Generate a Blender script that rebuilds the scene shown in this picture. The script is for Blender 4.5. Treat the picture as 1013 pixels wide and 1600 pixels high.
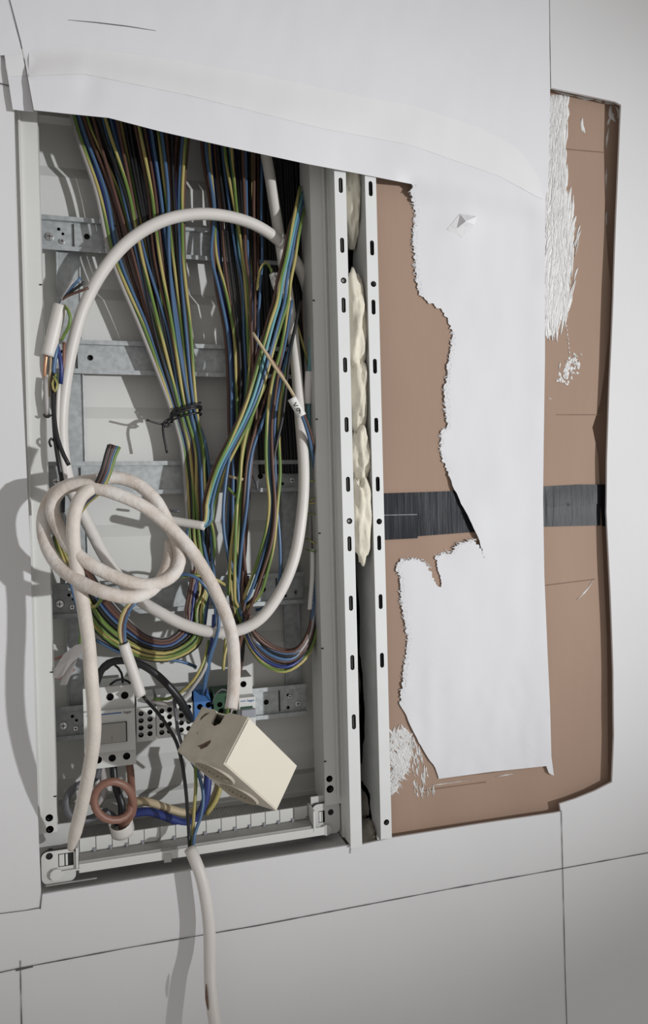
import bpy, bmesh, math, random
import numpy as np
from mathutils import Vector, Matrix, noise
from mathutils.geometry import delaunay_2d_cdt

random.seed(7)
for o in list(bpy.data.objects):
    bpy.data.objects.remove(o)
S = bpy.context.scene
C = S.collection

# ------------------------------------------------------------------ camera
F, DIST = 1150.0, 0.7235
YAW, PITCH, ROLL = (math.radians(a) for a in (16.3087, 0.5285, -1.4223))
_cy, _sy, _cp, _sp, _cr, _sr = math.cos(YAW), math.sin(YAW), math.cos(PITCH), math.sin(PITCH), math.cos(ROLL), math.sin(ROLL)
RM = (np.array([[_cr, -_sr, 0], [_sr, _cr, 0], [0, 0, 1]]) @
      np.array([[1, 0, 0], [0, _cp, -_sp], [0, _sp, _cp]]) @
      np.array([[_cy, 0, -_sy], [0, 1, 0], [_sy, 0, _cy]]))      # rows: right, down, forward in (X, down, into wall)
def _w(v): return Vector((v[0], v[2], -v[1]))
RIGHT, DOWN, FWD = _w(RM[0]), _w(RM[1]), _w(RM[2])
cam = bpy.data.cameras.new('camera')
cam.sensor_fit = 'VERTICAL'; cam.sensor_height = 36.0; cam.lens = 36.0 * F / 1600.0; cam.clip_start = 0.01
camo = bpy.data.objects.new('camera', cam); C.objects.link(camo)
camo.matrix_world = Matrix(((RIGHT.x, -DOWN.x, -FWD.x, 0), (RIGHT.y, -DOWN.y, -FWD.y, -DIST), (RIGHT.z, -DOWN.z, -FWD.z, 0), (0, 0, 0, 1)))
S.camera = camo
def P(x, y, Y=0.0):
    """Point of the plane at depth Y (metres behind the wall face) that the photo shows at pixel x, y."""
    d = RM.T @ np.array([x - 506.5, y - 800.0, F])
    t = (DIST + Y) / d[2]
    return Vector((d[0] * t, Y, -d[1] * t))

# ------------------------------------------------------------------ light
w = bpy.data.worlds.new('room_light'); S.world = w; w.use_nodes = True
w.node_tree.nodes['Background'].inputs[0].default_value = (1.0, 0.97, 0.94, 1)
w.node_tree.nodes['Background'].inputs[1].default_value = 0.36
lamp = bpy.data.lights.new('work_lamp', 'SPOT')
lamp.energy = 395.0; lamp.color = (0.965, 0.98, 1.0); lamp.spot_size = math.radians(24); lamp.spot_blend = 1.0; lamp.shadow_soft_size = 0.035
lampo = bpy.data.objects.new('work_lamp', lamp); C.objects.link(lampo)
lampo.location = (2.52, -2.68, -0.10)
lampo.rotation_euler = (Vector((0.26, 0, 0.11)) - lampo.location).to_track_quat('-Z', 'Y').to_euler()
S.view_settings.view_transform = 'Standard'; S.view_settings.look = 'None'; S.view_settings.gamma = 1.0
S.view_settings.use_curve_mapping = False; S.view_settings.exposure = 0.0

# ------------------------------------------------------------------ materials
M = {}
def mat(name, col, rough=0.5, metal=0.0, var=0.0, vscale=30.0, col2=None, bump=0.0, bscale=200.0, coord='Object', stretch=(1, 1, 1), spec=0.5):
    m = bpy.data.materials.new(name); m.use_nodes = True; M[name] = m
    nt = m.node_tree; b = nt.nodes['Principled BSDF']
    b.inputs['Base Color'].default_value = (*col, 1); b.inputs['Roughness'].default_value = rough; b.inputs['Metallic'].default_value = metal
    b.inputs['Specular IOR Level'].default_value = spec
    tc = nt.nodes.new('ShaderNodeTexCoord'); mp = nt.nodes.new('ShaderNodeMapping'); mp.inputs['Scale'].default_value = stretch
    nt.links.new(tc.outputs[coord], mp.inputs[0])
    if var or col2:
        n = nt.nodes.new('ShaderNodeTexNoise'); n.inputs['Scale'].default_value = vscale; n.inputs['Detail'].default_value = 5
        nt.links.new(mp.outputs[0], n.inputs['Vector'])
        r = nt.nodes.new('ShaderNodeValToRGB')
        c2 = col2 or tuple(max(0, c * (1 - var)) for c in col)
        r.color_ramp.elements[0].position = 0.35; r.color_ramp.elements[1].position = 0.65
        r.color_ramp.elements[0].color = (*c2, 1); r.color_ramp.elements[1].color = (*col, 1)
        nt.links.new(n.outputs['Fac'], r.inputs[0]); nt.links.new(r.outputs[0], b.inputs['Base Color'])
    if bump:
        n2 = nt.nodes.new('ShaderNodeTexNoise'); n2.inputs['Scale'].default_value = bscale; n2.inputs['Detail'].default_value = 4
        nt.links.new(mp.outputs[0], n2.inputs['Vector'])
        bp = nt.nodes.new('ShaderNodeBump'); bp.inputs['Strength'].default_value = bump; bp.inputs['Distance'].default_value = 0.002
        nt.links.new(n2.outputs['Fac'], bp.inputs['Height']); nt.links.new(bp.outputs[0], b.inputs['Normal'])
    return m
mat('wall_paint', (0.69, 0.686, 0.69), 0.8, var=0.03, vscale=6, bump=0.12, bscale=60)
mat('paper', (0.715, 0.715, 0.735), 0.85, var=0.025, vscale=9, bump=0.10, bscale=45)
mat('paper_band', (0.745, 0.738, 0.742), 0.85, var=0.02, vscale=9, bump=0.08, bscale=45)
mat('paper_edge', (0.78, 0.78, 0.79), 0.9, var=0.05, vscale=80, bump=0.3, bscale=300)
mat('pencil', (0.09, 0.085, 0.085), 0.8)
mat('gap', (0.06, 0.055, 0.05), 0.9, var=0.5, vscale=20)
mat('white_plastic', (0.66, 0.66, 0.635), 0.45, var=0.03, vscale=12)
mat('grey_plastic', (0.55, 0.55, 0.535), 0.5, var=0.04, vscale=15)
mat('rib_plastic', (0.40, 0.395, 0.38), 0.6, var=0.1, vscale=60)
mat('ivory_plastic', (0.72, 0.67, 0.56), 0.5, var=0.02, vscale=20)
mat('ivory_darker', (0.62, 0.56, 0.46), 0.6, var=0.12, vscale=70)  # darker mottled ivory for the cable side and socket front
mat('stain', (0.13, 0.075, 0.045), 0.7, var=0.4, vscale=300)
mat('galvanised', (0.52, 0.545, 0.55), 0.55, 0.55, var=0.22, vscale=160, bump=0.05, bscale=400)
mat('chrome', (0.75, 0.75, 0.75), 0.2, 1.0)
mat('hole', (0.012, 0.011, 0.011), 0.7)
mat('strip_metal', (0.72, 0.73, 0.72), 0.45, 0.0, var=0.03, vscale=40)
mat('foam', (0.80, 0.745, 0.62), 0.75, var=0.16, vscale=45, bump=0.5, bscale=120)
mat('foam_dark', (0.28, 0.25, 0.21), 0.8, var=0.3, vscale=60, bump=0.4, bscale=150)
mat('cardboard', (0.365, 0.25, 0.185), 0.85, var=0.09, vscale=14, bump=0.12, bscale=90, stretch=(1, 1, 0.25))
mat('cardboard_edge', (0.24, 0.155, 0.11), 0.9, var=0.2, vscale=40)
mat('tape', (0.022, 0.023, 0.028), 0.36, var=0.2, vscale=60, bump=0.22, bscale=110, stretch=(1.6, 1, 0.12), spec=0.09)
mat('paste', (0.74, 0.735, 0.72), 0.7, bump=0.8, bscale=160, var=0.04, vscale=80)
mat('cable_sheath', (0.66, 0.625, 0.585), 0.45, var=0.04, vscale=40)
mat('cable_dusty', (0.67, 0.61, 0.545), 0.65, var=0.12, vscale=55, bump=0.25, bscale=260)
mat('cable_paste', (0.68, 0.64, 0.60), 0.75, col2=(0.56, 0.48, 0.41), vscale=50, bump=0.5, bscale=220)
mat('sleeve', (0.72, 0.71, 0.69), 0.5)
for nm, c, r in (('blue', (0.065, 0.128, 0.235), 0.35), ('brown', (0.105, 0.052, 0.038), 0.4), ('black', (0.011, 0.0105, 0.012), 0.4),
                 ('grey', (0.36, 0.34, 0.33), 0.45), ('teal', (0.12, 0.30, 0.34), 0.4), ('darkblue', (0.025, 0.04, 0.17), 0.35),
                 ('thickbrown', (0.235, 0.115, 0.082), 0.45), ('beige', (0.52, 0.42, 0.27), 0.5), ('copper', (0.55, 0.30, 0.18), 0.35),
                 ('darkgrey', (0.10, 0.10, 0.11), 0.45)):
    mat('wire_' + nm, c, r)
M['wire_copper'].node_tree.nodes['Principled BSDF'].inputs['Metallic'].default_value = 0.6
def stripe_mat():
    m = bpy.data.materials.new('wire_earth'); m.use_nodes = True; M['wire_earth'] = m
    nt = m.node_tree; b = nt.nodes['Principled BSDF']; b.inputs['Roughness'].default_value = 0.4
    uv = nt.nodes.new('ShaderNodeUVMap'); sp = nt.nodes.new('ShaderNodeSeparateXYZ'); nt.links.new(uv.outputs[0], sp.inputs[0])
    a = nt.nodes.new('ShaderNodeMath'); a.operation = 'ADD'; nt.links.new(sp.outputs[0], a.inputs[0]); nt.links.new(sp.outputs[1], a.inputs[1])
    f = nt.nodes.new('ShaderNodeMath'); f.operation = 'FRACT'; nt.links.new(a.outputs[0], f.inputs[0])
    r = nt.nodes.new('ShaderNodeValToRGB'); r.color_ramp.interpolation = 'CONSTANT'
    r.color_ramp.elements[0].color = (0.40, 0.335, 0.12, 1)
    e = r.color_ramp.elements[1]; e.position = 0.5; e.color = (0.125, 0.205, 0.045, 1)
    nt.links.new(f.outputs[0], r.inputs[0]); nt.links.new(r.outputs[0], b.inputs['Base Color'])
stripe_mat()
mat('term_blue', (0.06, 0.17, 0.42), 0.45); mat('term_green', (0.02, 0.075, 0.035), 0.5)
mat('print_blue', (0.04, 0.13, 0.36), 0.5); mat('print_grey', (0.18, 0.18, 0.18), 0.5); mat('print_black', (0.012, 0.012, 0.012), 0.5)
mat('window_smoke', (0.36, 0.35, 0.32), 0.25)
mat('lever_grey', (0.30, 0.31, 0.34), 0.4)

# ------------------------------------------------------------------ helpers
def tag(o, label=None, cat=None, group=None, kind=None):
    if label: o['label'] = label
    if cat: o['category'] = cat
    if group: o['group'] = group
    if kind: o['kind'] = kind
    return o
def link(name, me, mats, parent=None, smooth=False):
    o = bpy.data.objects.new(name, me); C.objects.link(o)
    for m in (mats if isinstance(mats, (list, tuple)) else [mats]):
        me.materials.append(M[m] if isinstance(m, str) else m)
    if parent is not None: o.parent = parent
    if smooth:
        for p in me.polygons: p.use_smooth = True
    return o
def empty(name, loc, label, cat, group=None):
    o = bpy.data.objects.new(name, None); C.objects.link(o); o.empty_display_size = 0.02
    o['loc0'] = 0; del o['loc0']
    return tag(o, label, cat, group)
def bm_obj(name, bm, mats, parent=None, bevel=0.0, smooth=False, seg=2):
    me = bpy.data.meshes.new(name); bm.normal_update(); bm.to_mesh(me); bm.free()
    o = link(name, me, mats, parent, smooth)
    if bevel:
        b = o.modifiers.new('bevel', 'BEVEL'); b.width = bevel; b.segments = seg; b.limit_method = 'ANGLE'; b.angle_limit = math.radians(40)
    return o
def box(bm, x0, x1, y0, y1, z0, z1, mi=0):
    v = [bm.verts.new((x, y, z)) for x in (x0, x1) for y in (y0, y1) for z in (z0, z1)]
    for q in ((0, 1, 3, 2), (4, 6, 7, 5), (0, 4, 5, 1), (2, 3, 7, 6), (0, 2, 6, 4), (1, 5, 7, 3)):
        f = bm.faces.new([v[i] for i in q]); f.material_index = mi
def boxes(name, lst, mats, parent=None, bevel=0.0):
    bm = bmesh.new()
    for b in lst: box(bm, *b)
    return bm_obj(name, bm, mats, parent, bevel)
def cyl(bm, c, axis, r, h, n=16, mi=0, r2=None, caps=True):
    axis = Vector(axis).normalized(); c = Vector(c)
    a = axis.orthogonal().normalized(); b = axis.cross(a)
    r2 = r if r2 is None else r2
    lo = [bm.verts.new(c + (a * math.cos(t) + b * math.sin(t)) * r) for t in (2 * math.pi * i / n for i in range(n))]
    hi = [bm.verts.new(c + axis * h + (a * math.cos(t) + b * math.sin(t)) * r2) for t in (2 * math.pi * i / n for i in range(n))]
    for i in range(n):
        f = bm.faces.new((lo[i], lo[(i + 1) % n], hi[(i + 1) % n], hi[i])); f.material_index = mi
    if caps:
        f = bm.faces.new(list(reversed(lo))); f.material_index = mi
        f = bm.faces.new(hi); f.material_index = mi
def inside(pts, loop):
    pts = np.asarray(pts); x, y = pts[:, 0], pts[:, 1]; r = np.zeros(len(pts), bool); n = len(loop)
    for i in range(n):
        x0, y0 = loop[i]; x1, y1 = loop[(i + 1) % n]
        if y0 == y1: continue
        c = ((y0 > y) != (y1 > y)) & (x < (x1 - x0) * (y - y0) / (y1 - y0) + x0)
        r ^= c
    return r
def cdt(outer, holes=(), spacing=None, margin=0.35):
    vs = [tuple(p) for p in outer]; ed = [(i, (i + 1) % len(vs)) for i in range(len(vs))]
    for h in holes:
        b = len(vs); vs += [tuple(p) for p in h]; ed += [(b + i, b + (i + 1) % len(h)) for i in range(len(h))]
    if spacing:
        a = np.array(outer); lo, hi = a.min(0), a.max(0)
        g = [(x + (0.5 * spacing if k % 2 else 0), y) for k, y in enumerate(np.arange(lo[1] + spacing * .5, hi[1], spacing)) for x in np.arange(lo[0] + spacing * .5, hi[0], spacing)]
        ok = inside(g, outer)
        for h in holes: ok &= ~inside(g, h)
        g = [p for p, k in zip(g, ok) if k]
        B = np.array(vs); keep = []
        for p in g:
            if ((B - p) ** 2).sum(1).min() > (spacing * margin) ** 2: keep.append(p)
        vs += keep
    out = delaunay_2d_cdt([Vector(v) for v in vs], ed, [], 0, 1e-7)
    V = [(float(v[0]), float(v[1])) for v in out[0]]
    T = [list(t) for t in out[2]]
    cen = [tuple(np.mean([V[i] for i in t], axis=0)) for t in T]
    ok = inside(cen, outer)
    for h in holes: ok &= ~inside(cen, h)
    return V, [t for t, k in zip(T, ok) if k]
def circ(cx, cz, rx, rz=None, n=16, sq=False):
    rz = rz or rx
    return [(cx + rx * math.cos(2 * math.pi * i / n), cz + rz * math.sin(2 * math.pi * i / n)) for i in range(n)]
def slot(cx, cz, w, h, n=6):
    r = w / 2; pts = []
    for s, a0 in ((1, 0), (-1, math.pi)):
        for i in range(n + 1):
            t = a0 + math.pi * i / n
            pts.append((cx + r * math.cos(t), cz + s * (h / 2 - r) + r * math.sin(t)))
    return pts
def plate(bm, outer, y, holes=(), depth=0.0, hdepth=0.006, mi=0, hmi=1, floor=True):
    """Front-facing (towards -Y) plate in X,Z with real holes: hole walls and dark floors behind them, and a rim of the given depth."""
    V, T = cdt(outer, holes)
    vv = [bm.verts.new((x, y, z)) for x, z in V]
    for t in T:
        a, b, c = (V[i] for i in t)
        if (b[0] - a[0]) * (c[1] - a[1]) - (b[1] - a[1]) * (c[0] - a[0]) < 0: t = t[::-1]
        f = bm.faces.new([vv[i] for i in t]); f.material_index = mi
    def rim(loop, d, m, fl):
        lo = [bm.verts.new((x, y, z)) for x, z in loop]; hi = [bm.verts.new((x, y + d, z)) for x, z in loop]
        n = len(loop)
        for i in range(n):
            f = bm.faces.new((lo[i], lo[(i + 1) % n], hi[(i + 1) % n], hi[i])); f.material_index = m
        if fl:
            f = bm.faces.new(hi); f.material_index = m
    if depth: rim(outer, depth, mi, True)
    for h in holes: rim(h, hdepth, hmi, floor)
def rect(x0, x1, z0, z1): return [(x0, z0), (x1, z0), (x1, z1), (x0, z1)]
def cr(pts, step=0.006):
    """Centripetal Catmull-Rom through the points."""
    p = [Vector(q) for q in pts]
    if len(p) == 2: p = [p[0], p[0].lerp(p[1], .5), p[1]]
    p = [p[0] * 2 - p[1]] + p + [p[-1] * 2 - p[-2]]
    out = []
    for i in range(1, len(p) - 2):
        a, b, c, d = p[i - 1:i + 3]
        t0 = 0; t1 = t0 + max(1e-6, (b - a).length) ** .5; t2 = t1 + max(1e-6, (c - b).length) ** .5; t3 = t2 + max(1e-6, (d - c).length) ** .5
        n = max(2, int((c - b).length / step))
        for k in range(n):
            t = t1 + (t2 - t1) * k / n
            A1 = a * ((t1 - t) / (t1 - t0)) + b * ((t - t0) / (t1 - t0)); A2 = b * ((t2 - t) / (t2 - t1)) + c * ((t - t1) / (t2 - t1)); A3 = c * ((t3 - t) / (t3 - t2)) + d * ((t - t2) / (t3 - t2))
            B1 = A1 * ((t2 - t) / (t2 - t0)) + A2 * ((t - t0) / (t2 - t0)); B2 = A2 * ((t3 - t) / (t3 - t1)) + A3 * ((t - t1) / (t3 - t1))
            out.append(B1 * ((t2 - t) / (t2 - t1)) + B2 * ((t - t1) / (t2 - t1)))
    out.append(p[-2]); return out
def tube_mesh(name, pts, r, sides=8, step=0.006, hollow=False, rough=0.0):
    path = cr(pts, step); n = len(path); me = bpy.data.meshes.new(name)
    tan = [(path[min(i + 1, n - 1)] - path[max(i - 1, 0)]).normalized() for i in range(n)]
    a = tan[0].orthogonal().normalized(); V, Fc, UV = [], [], []; L = 0.0; ph = random.random()
    for i in range(n):
        if i: L += (path[i] - path[i - 1]).length
        a = (a - tan[i] * a.dot(tan[i])).normalized(); b = tan[i].cross(a)
        rr = r(i / (n - 1)) if callable(r) else r
        for k in range(sides):
            t = 2 * math.pi * k / sides; q = rr
            d = a * math.cos(t) + b * math.sin(t)
            if rough: q = rr * (1 + rough * noise.noise((path[i] + d * rr) * 160))
            V.append(path[i] + d * q)
        UV.append(L / 0.11 + ph)
    uvs = []
    for i in range(n - 1):
        for k in range(sides):
            k2 = (k + 1) % sides
            Fc.append((i * sides + k, i * sides + k2, (i + 1) * sides + k2, (i + 1) * sides + k))
            uvs += [(UV[i], k / sides), (UV[i], (k + 1) / sides), (UV[i + 1], (k + 1) / sides), (UV[i + 1], k / sides)]
    if not hollow:
        Fc.append(tuple(range(sides))[::-1]); Fc.append(tuple((n - 1) * sides + k for k in range(sides)))
        uvs += [(0, 0)] * (2 * sides)
    me.from_pydata([tuple(v) for v in V], [], Fc)
    ul = me.uv_layers.new(name='UVMap'); ul.data.foreach_set('uv', [c for q in uvs for c in q])
    for p in me.polygons: p.use_smooth = len(p.vertices) == 4
    me.update(); return me
def tube(name, px, r, m, parent=None, sides=8, step=0.006, **k):
    return link(name, tube_mesh(name, [P(*q) for q in px], r, sides, step, **k), m, parent)
def jag(poly, amp, step, seed=0):
    """Resample an outline and roughen it like a tear."""
    rnd = random.Random(seed); out = []
    for (x0, y0), (x1, y1) in zip(poly[:-1], poly[1:]):
        L = math.hypot(x1 - x0, y1 - y0); n = max(1, int(L / step))
        for i in range(n):
            t = i / n; k = amp * (rnd.random() - .5) * 2 if (i or True) else 0
            out.append((x0 + (x1 - x0) * t + k * (y1 - y0) / max(L, 1e-6), y0 + (y1 - y0) * t - k * (x1 - x0) / max(L, 1e-6)))
    out.append(poly[-1]); return out
def dense(poly, step):
    out = []
    for (x0, y0), (x1, y1) in zip(poly[:-1], poly[1:]):
        n = max(1, int(math.hypot(x1 - x0, y1 - y0) / step))
        out += [(x0 + (x1 - x0) * i / n, y0 + (y1 - y0) * i / n) for i in range(n)]
    out.append(poly[-1]); return out
def sheet(name, loop, Yf, m, parent=None, spacing=10, thick=0.0004, holes=(), smooth=True):
    """A thin sheet whose outline is given in photo pixels and whose depth is a function of the pixel."""
    V, T = cdt(loop, holes, spacing)
    bm = bmesh.new(); vv = [bm.verts.new(P(x, y, Yf(x, y))) for x, y in V]
    for t in T:
        a, b, c = (vv[i].co for i in t)
        if (b - a).cross(c - a).y > 0: t = t[::-1]
        bm.faces.new([vv[i] for i in t])
    o = bm_obj(name, bm, m, parent, smooth=smooth)
    s = o.modifiers.new('thickness', 'SOLIDIFY'); s.thickness = thick; s.offset = -1
    return split(o)
def split(o):
    e = o.modifiers.new('split', 'EDGE_SPLIT'); e.split_angle = math.radians(35); return o
def interp(tab):
    xs = [t[0] for t in tab]; ys = [t[1] for t in tab]
    return lambda x: float(np.interp(x, xs, ys))
def sstep(t): t = max(0, min(1, t)); return t * t * (3 - 2 * t)
def nz(x, y, s, z=0.0): return noise.noise(Vector((x / s, y / s, z)))
def text_mesh(name, body, size, origin, ax, ay, m, parent, depth=0.00015):
    cu = bpy.data.curves.new(name, 'FONT'); cu.body = body; cu.size = size; cu.extrude = depth; cu.align_x = 'CENTER'; cu.align_y = 'CENTER'
    t = bpy.data.objects.new(name, cu); C.objects.link(t)
    dg = bpy.context.evaluated_depsgraph_get(); me = bpy.data.meshes.new_from_object(t.evaluated_get(dg))
    bpy.data.objects.remove(t); me.name = name
    ax = Vector(ax).normalized(); ay = Vector(ay).normalized(); az = ax.cross(ay); o3 = Vector(origin)
    for v in me.vertices: v.co = o3 + ax * v.co.x + ay * v.co.y + az * v.co.z
    me.materials.clear()
    return link(name, me, m, parent)

# ================================================================== the wall
hole_px = [(22, 172), (24, 300), (30, 500), (37, 650), (47, 850), (54, 1100), (60, 1300), (64, 1398),
           (180, 1379), (300, 1360), (420, 1341), (545, 1321), (556, 1322), (612, 1309), (740, 1289), (868, 1270), (877, 1268),
           (875, 1256), (900, 1248), (930, 1236), (957, 1222), (960, 1150), (959, 1050), (954, 920), (948, 800), (949, 720), (953, 600), (959, 470), (964, 330), (971, 164), (962, 159), (930, 152), (861, 137)]
hole = [(P(x, y).x, P(x, y).z) for x, y in hole_px] + [(0.48, 0.455), (0.28, 0.425), (-0.072, 0.425)]
outer = [(-0.75, -1.0), (1.35, -1.0), (1.35, 0.95), (-0.75, 0.95)]
hd = dense(hole + [hole[0]], 0.02)[:-1]
V, T = cdt(dense(outer + [outer[0]], 0.1)[:-1], [hd], 0.02)
bm = bmesh.new()
def wallY(x, z):
    return 0.0007 * nz(x, z, 0.12)
vv = [bm.verts.new((x, wallY(x, z), z)) for x, z in V]
for t in T:
    a, b, c = (V[i] for i in t)
    if (b[0] - a[0]) * (c[1] - a[1]) - (b[1] - a[1]) * (c[0] - a[0]) < 0: t = t[::-1]
    bm.faces.new([vv[i] for i in t])
wall = bm_obj('wall_back', bm, 'wall_paint', smooth=True)
s = wall.modifiers.new('thickness', 'SOLIDIFY'); s.thickness = 0.0025; s.offset = -1; split(wall)
tag(wall, kind='structure'); wall['label'] = 'white painted wall with an opening for the electrical cabinet'
def wall_line(pts, wd, name='pencil_line', m='pencil', off=-0.0009, parent=wall):
    pts = dense(pts, 14); bm = bmesh.new(); prev = None
    for i, (x, y) in enumerate(pts):
        p = P(x, y, 0); p.y = wallY(p.x, p.z) + off
        q = P(*pts[min(i + 1, len(pts) - 1)], 0) - P(*pts[max(i - 1, 0)], 0); q.y = 0; n = Vector((q.z, 0, -q.x)).normalized()
        k = wd * (0.5 + 0.35 * nz(x, y, 23.0))
        a, b = bm.verts.new(p + n * k), bm.verts.new(p - n * k)
        if prev: bm.faces.new((prev[0], prev[1], b, a))
        prev = (a, b)
    return bm_obj(name, bm, m, parent)
wall_line([(-260, 1570), (3, 1518), (30, 1512), (200, 1480), (400, 1446), (700, 1389), (1013, 1332), (1400, 1262)], 0.0009)
wall_line([(25, 1515), (52, 1509)], 0.0022)
wall_line([(32, 1500), (34, 1600), (40, 1850)], 0.0007)
wall_line([(-160, 1447), (0, 1427), (40, 1422), (62, 1418)], 0.0006)
wall_line([(66, 1392), (63, 1420)], 0.0007)
wall_line([(-120, 112), (0, 131), (15, 135)], 0.0008)
wall_line([(877, 1266), (880, 1400), (894, 1900)], 0.0008)
wall_line([(548, 1322), (547, 1333)], 0.0007)
wall_line([(856, -380), (858, -40), (859, 60), (860, 138)], 0.0009)

# ================================================================== cabinet
XL, XR = -0.055, 0.211            # inner edges of the side flanges
XOL, XOR = -0.072, 0.2305         # opening edges
ZB, ZT = -0.352, 0.420
cab = empty('distribution_cabinet', (0, 0, 0), 'open white distribution cabinet set into the wall, full of loose wires', 'cabinet')
# back panel: stepped profile pressed across the rows
prof = [(ZT, 0.099)]
for k in range(-1, 5):                                # rail k: the panel runs deep below a rail, then steps forward until the next one
    zb = 0.2675 - 0.1256 * k
    prof += [(zb + 0.018, 0.092), (zb + 0.014, 0.099), (zb - 0.032, 0.099), (zb - 0.045, 0.092)]
prof = [prof[0]] + [p for p in prof[1:] if ZB + .02 < p[0] < ZT] + [(-0.300, 0.092), (-0.308, 0.099), (ZB + 0.012, 0.099)]
bm = bmesh.new(); prev = None
for z, y in prof:
    a = bm.verts.new((XOL - 0.01, y, z)); b = bm.verts.new((XOR - 0.002, y, z))
    if prev: bm.faces.new((prev[0], a, b, prev[1]))
    prev = (a, b)
bp_ = bm_obj('back_panel', bm, 'white_plastic', cab)
sm = bp_.modifiers.new('thickness', 'SOLIDIFY'); sm.thickness = 0.002; sm.offset = 1
boxes('side_wall', [(XOL - 0.012, XOL - 0.010, 0.016, 0.104, ZB, ZT)], 'white_plastic', cab)
boxes('side_wall', [(XOR - 0.002, XOR + 0.0, 0.018, 0.104, ZB, ZT)], 'white_plastic', cab)
boxes('top_wall', [(XOL - 0.012, XOR, 0.012, 0.104, ZT, ZT + 0.002)], 'white_plastic', cab)
# side flanges with their screw holes
def flange(x0, x1, z0, z1, y, holes, name):
    bm = bmesh.new(); plate(bm, rect(x0, x1, z0, z1), y, holes, depth=0.0, hdepth=0.004)
    o = bm_obj(name, bm, ['white_plastic', 'hole'], cab); s = o.modifiers.new('thickness', 'SOLIDIFY'); s.thickness = 0.0016; s.offset = -1
    return o
hl = []
for (x, y) in ((77, 1278), (78, 1296)):
    p = P(x, y, 0.020); hl.append(circ(min(max(p.x, XOL + .006), XL - .003), p.z, 0.0019 if y > 1000 else 0.0010))
flange(XOL - 0.010, XL, -0.3045, ZT, 0.020, hl, 'side_flange')
hr = []
for (x, y, r) in ((515, 1217, .0019), (516, 1233, .0024)):
    p = P(x, y, 0.020); hr.append(circ(p.x, p.z, r))
flange(XR, XOR, -0.3165, ZT, 0.020, hr, 'side_flange')
boxes('flange_step', [(XR + 0.0125, XR + 0.0145, 0.0165, 0.0200, -0.31, ZT)], 'white_plastic', cab)
boxes('flange_step', [(XL - 0.0165, XL - 0.0145, 0.0165, 0.0200, -0.30, ZT)], 'white_plastic', cab)
boxes('flange_return', [(XL - 0.0018, XL, 0.0216, 0.036, -0.3045, ZT)], 'white_plastic', cab)
boxes('flange_return', [(XR, XR + 0.0018, 0.0216, 0.060, -0.3165, ZT)], 'grey_plastic', cab)  # greyer than its left twin, shade put into the colour
# little notches on the flange edges
for i, (x, y) in enumerate(((502, 470), (503, 655), (505, 833), (508, 1013), (508, 1190))):
    p = P(x, y, 0.0195); boxes('edge_notch', [(XR - 0.0004, XR + 0.0022, 0.0194, 0.0201, p.z - 0.0006, p.z + 0.0006)], 'hole', cab)
for i, (x, y) in enumerate(((69, 445), (78, 648), (85, 1050), (90, 1244))):
    p = P(x, y, 0.0195); boxes('edge_notch', [(XL - 0.0022, XL + 0.0003, 0.0194, 0.0201, p.z - 0.0006, p.z + 0.0006)], 'hole', cab)
# galvanised uprights behind the rails
boxes('upright', [(-0.0455, -0.0215, 0.0862, 0.0876, -0.205, 0.29), (-0.0455, -0.0440, 0.0845, 0.0876, -0.205, 0.29), (-0.0230, -0.0215, 0.0845, 0.0876, -0.205, 0.29)], 'galvanised', cab, 0.0004)
boxes('upright', [(0.1870, 0.2050, 0.0862, 0.0876, -0.205, 0.29), (0.1870, 0.1885, 0.0845, 0.0876, -0.205, 0.29), (0.2035, 0.2050, 0.0845, 0.0876, -0.205, 0.29)], 'galvanised', cab, 0.0004)
# DIN rails: lips at Y = 0.075, floor 7 mm behind
for k in range(5):
    zt = 0.3025 - 0.1256 * k; zb = zt - 0.035; x0, x1 = -0.0602, 0.2085
    hs = [circ(x0 + 0.046, zt - 0.0175, 0.0030), circ(x1 - 0.046, zt - 0.0175, 0.0030),
          circ(x0 + 0.0185, zt - 0.012, 0.0017), circ(x0 + 0.0225, zt - 0.0165, 0.0015), circ(x1 - 0.021, zt - 0.012, 0.0016), circ(x1 - 0.021, zt - 0.026, 0.0018)]
    bm = bmesh.new()
    plate(bm, rect(x0, x1, zb + 0.0045, zt - 0.0045), 0.0800, hs, hdepth=0.004)
    for (za, zc, ze) in ((zt, zt - 0.0045, zt - 0.0032), (zb, zb + 0.0045, zb + 0.0032)):
        box(bm, x0, x1, 0.0750, 0.0760, min(za, zc), max(za, zc))
        box(bm, x0, x1, 0.0760, 0.0810, min(zc, zc + (ze - zc) * .8), max(zc, zc + (ze - zc) * .8))
    r = bm_obj('din_rail', bm, ['galvanised', 'hole'], cab)
    for xs in (x0 + 0.033, x1 - 0.031):
        boxes('stop_clip', [(xs - 0.0005, xs + 0.0005, 0.0782, 0.0800, zb + 0.006, zt - 0.006)], 'hole', r)
    for (xs, zs, rr) in ((x0 + 0.0095, zb + 0.0145, 0.0046), (x0 + 0.0215, zb + 0.0105, 0.0030), (x1 - 0.010, zb + 0.0125, 0.0036), (x1 - 0.019, zb + 0.0215, 0.0026)):
        bm = bmesh.new(); cyl(bm, (xs, 0.0800, zs), (0, -1, 0), rr, 0.0020, 18, r2=rr * 0.8); box(bm, xs - rr * .6, xs + rr * .6, 0.0777, 0.0781, zs - .0004, zs + .0004, 1); box(bm, xs - .0004, xs + .0004, 0.0777, 0.0781, zs - rr * .6, zs + rr * .6, 1)
        bm_obj('screw', bm, ['chrome', 'hole'], r, 0.0003)
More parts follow.
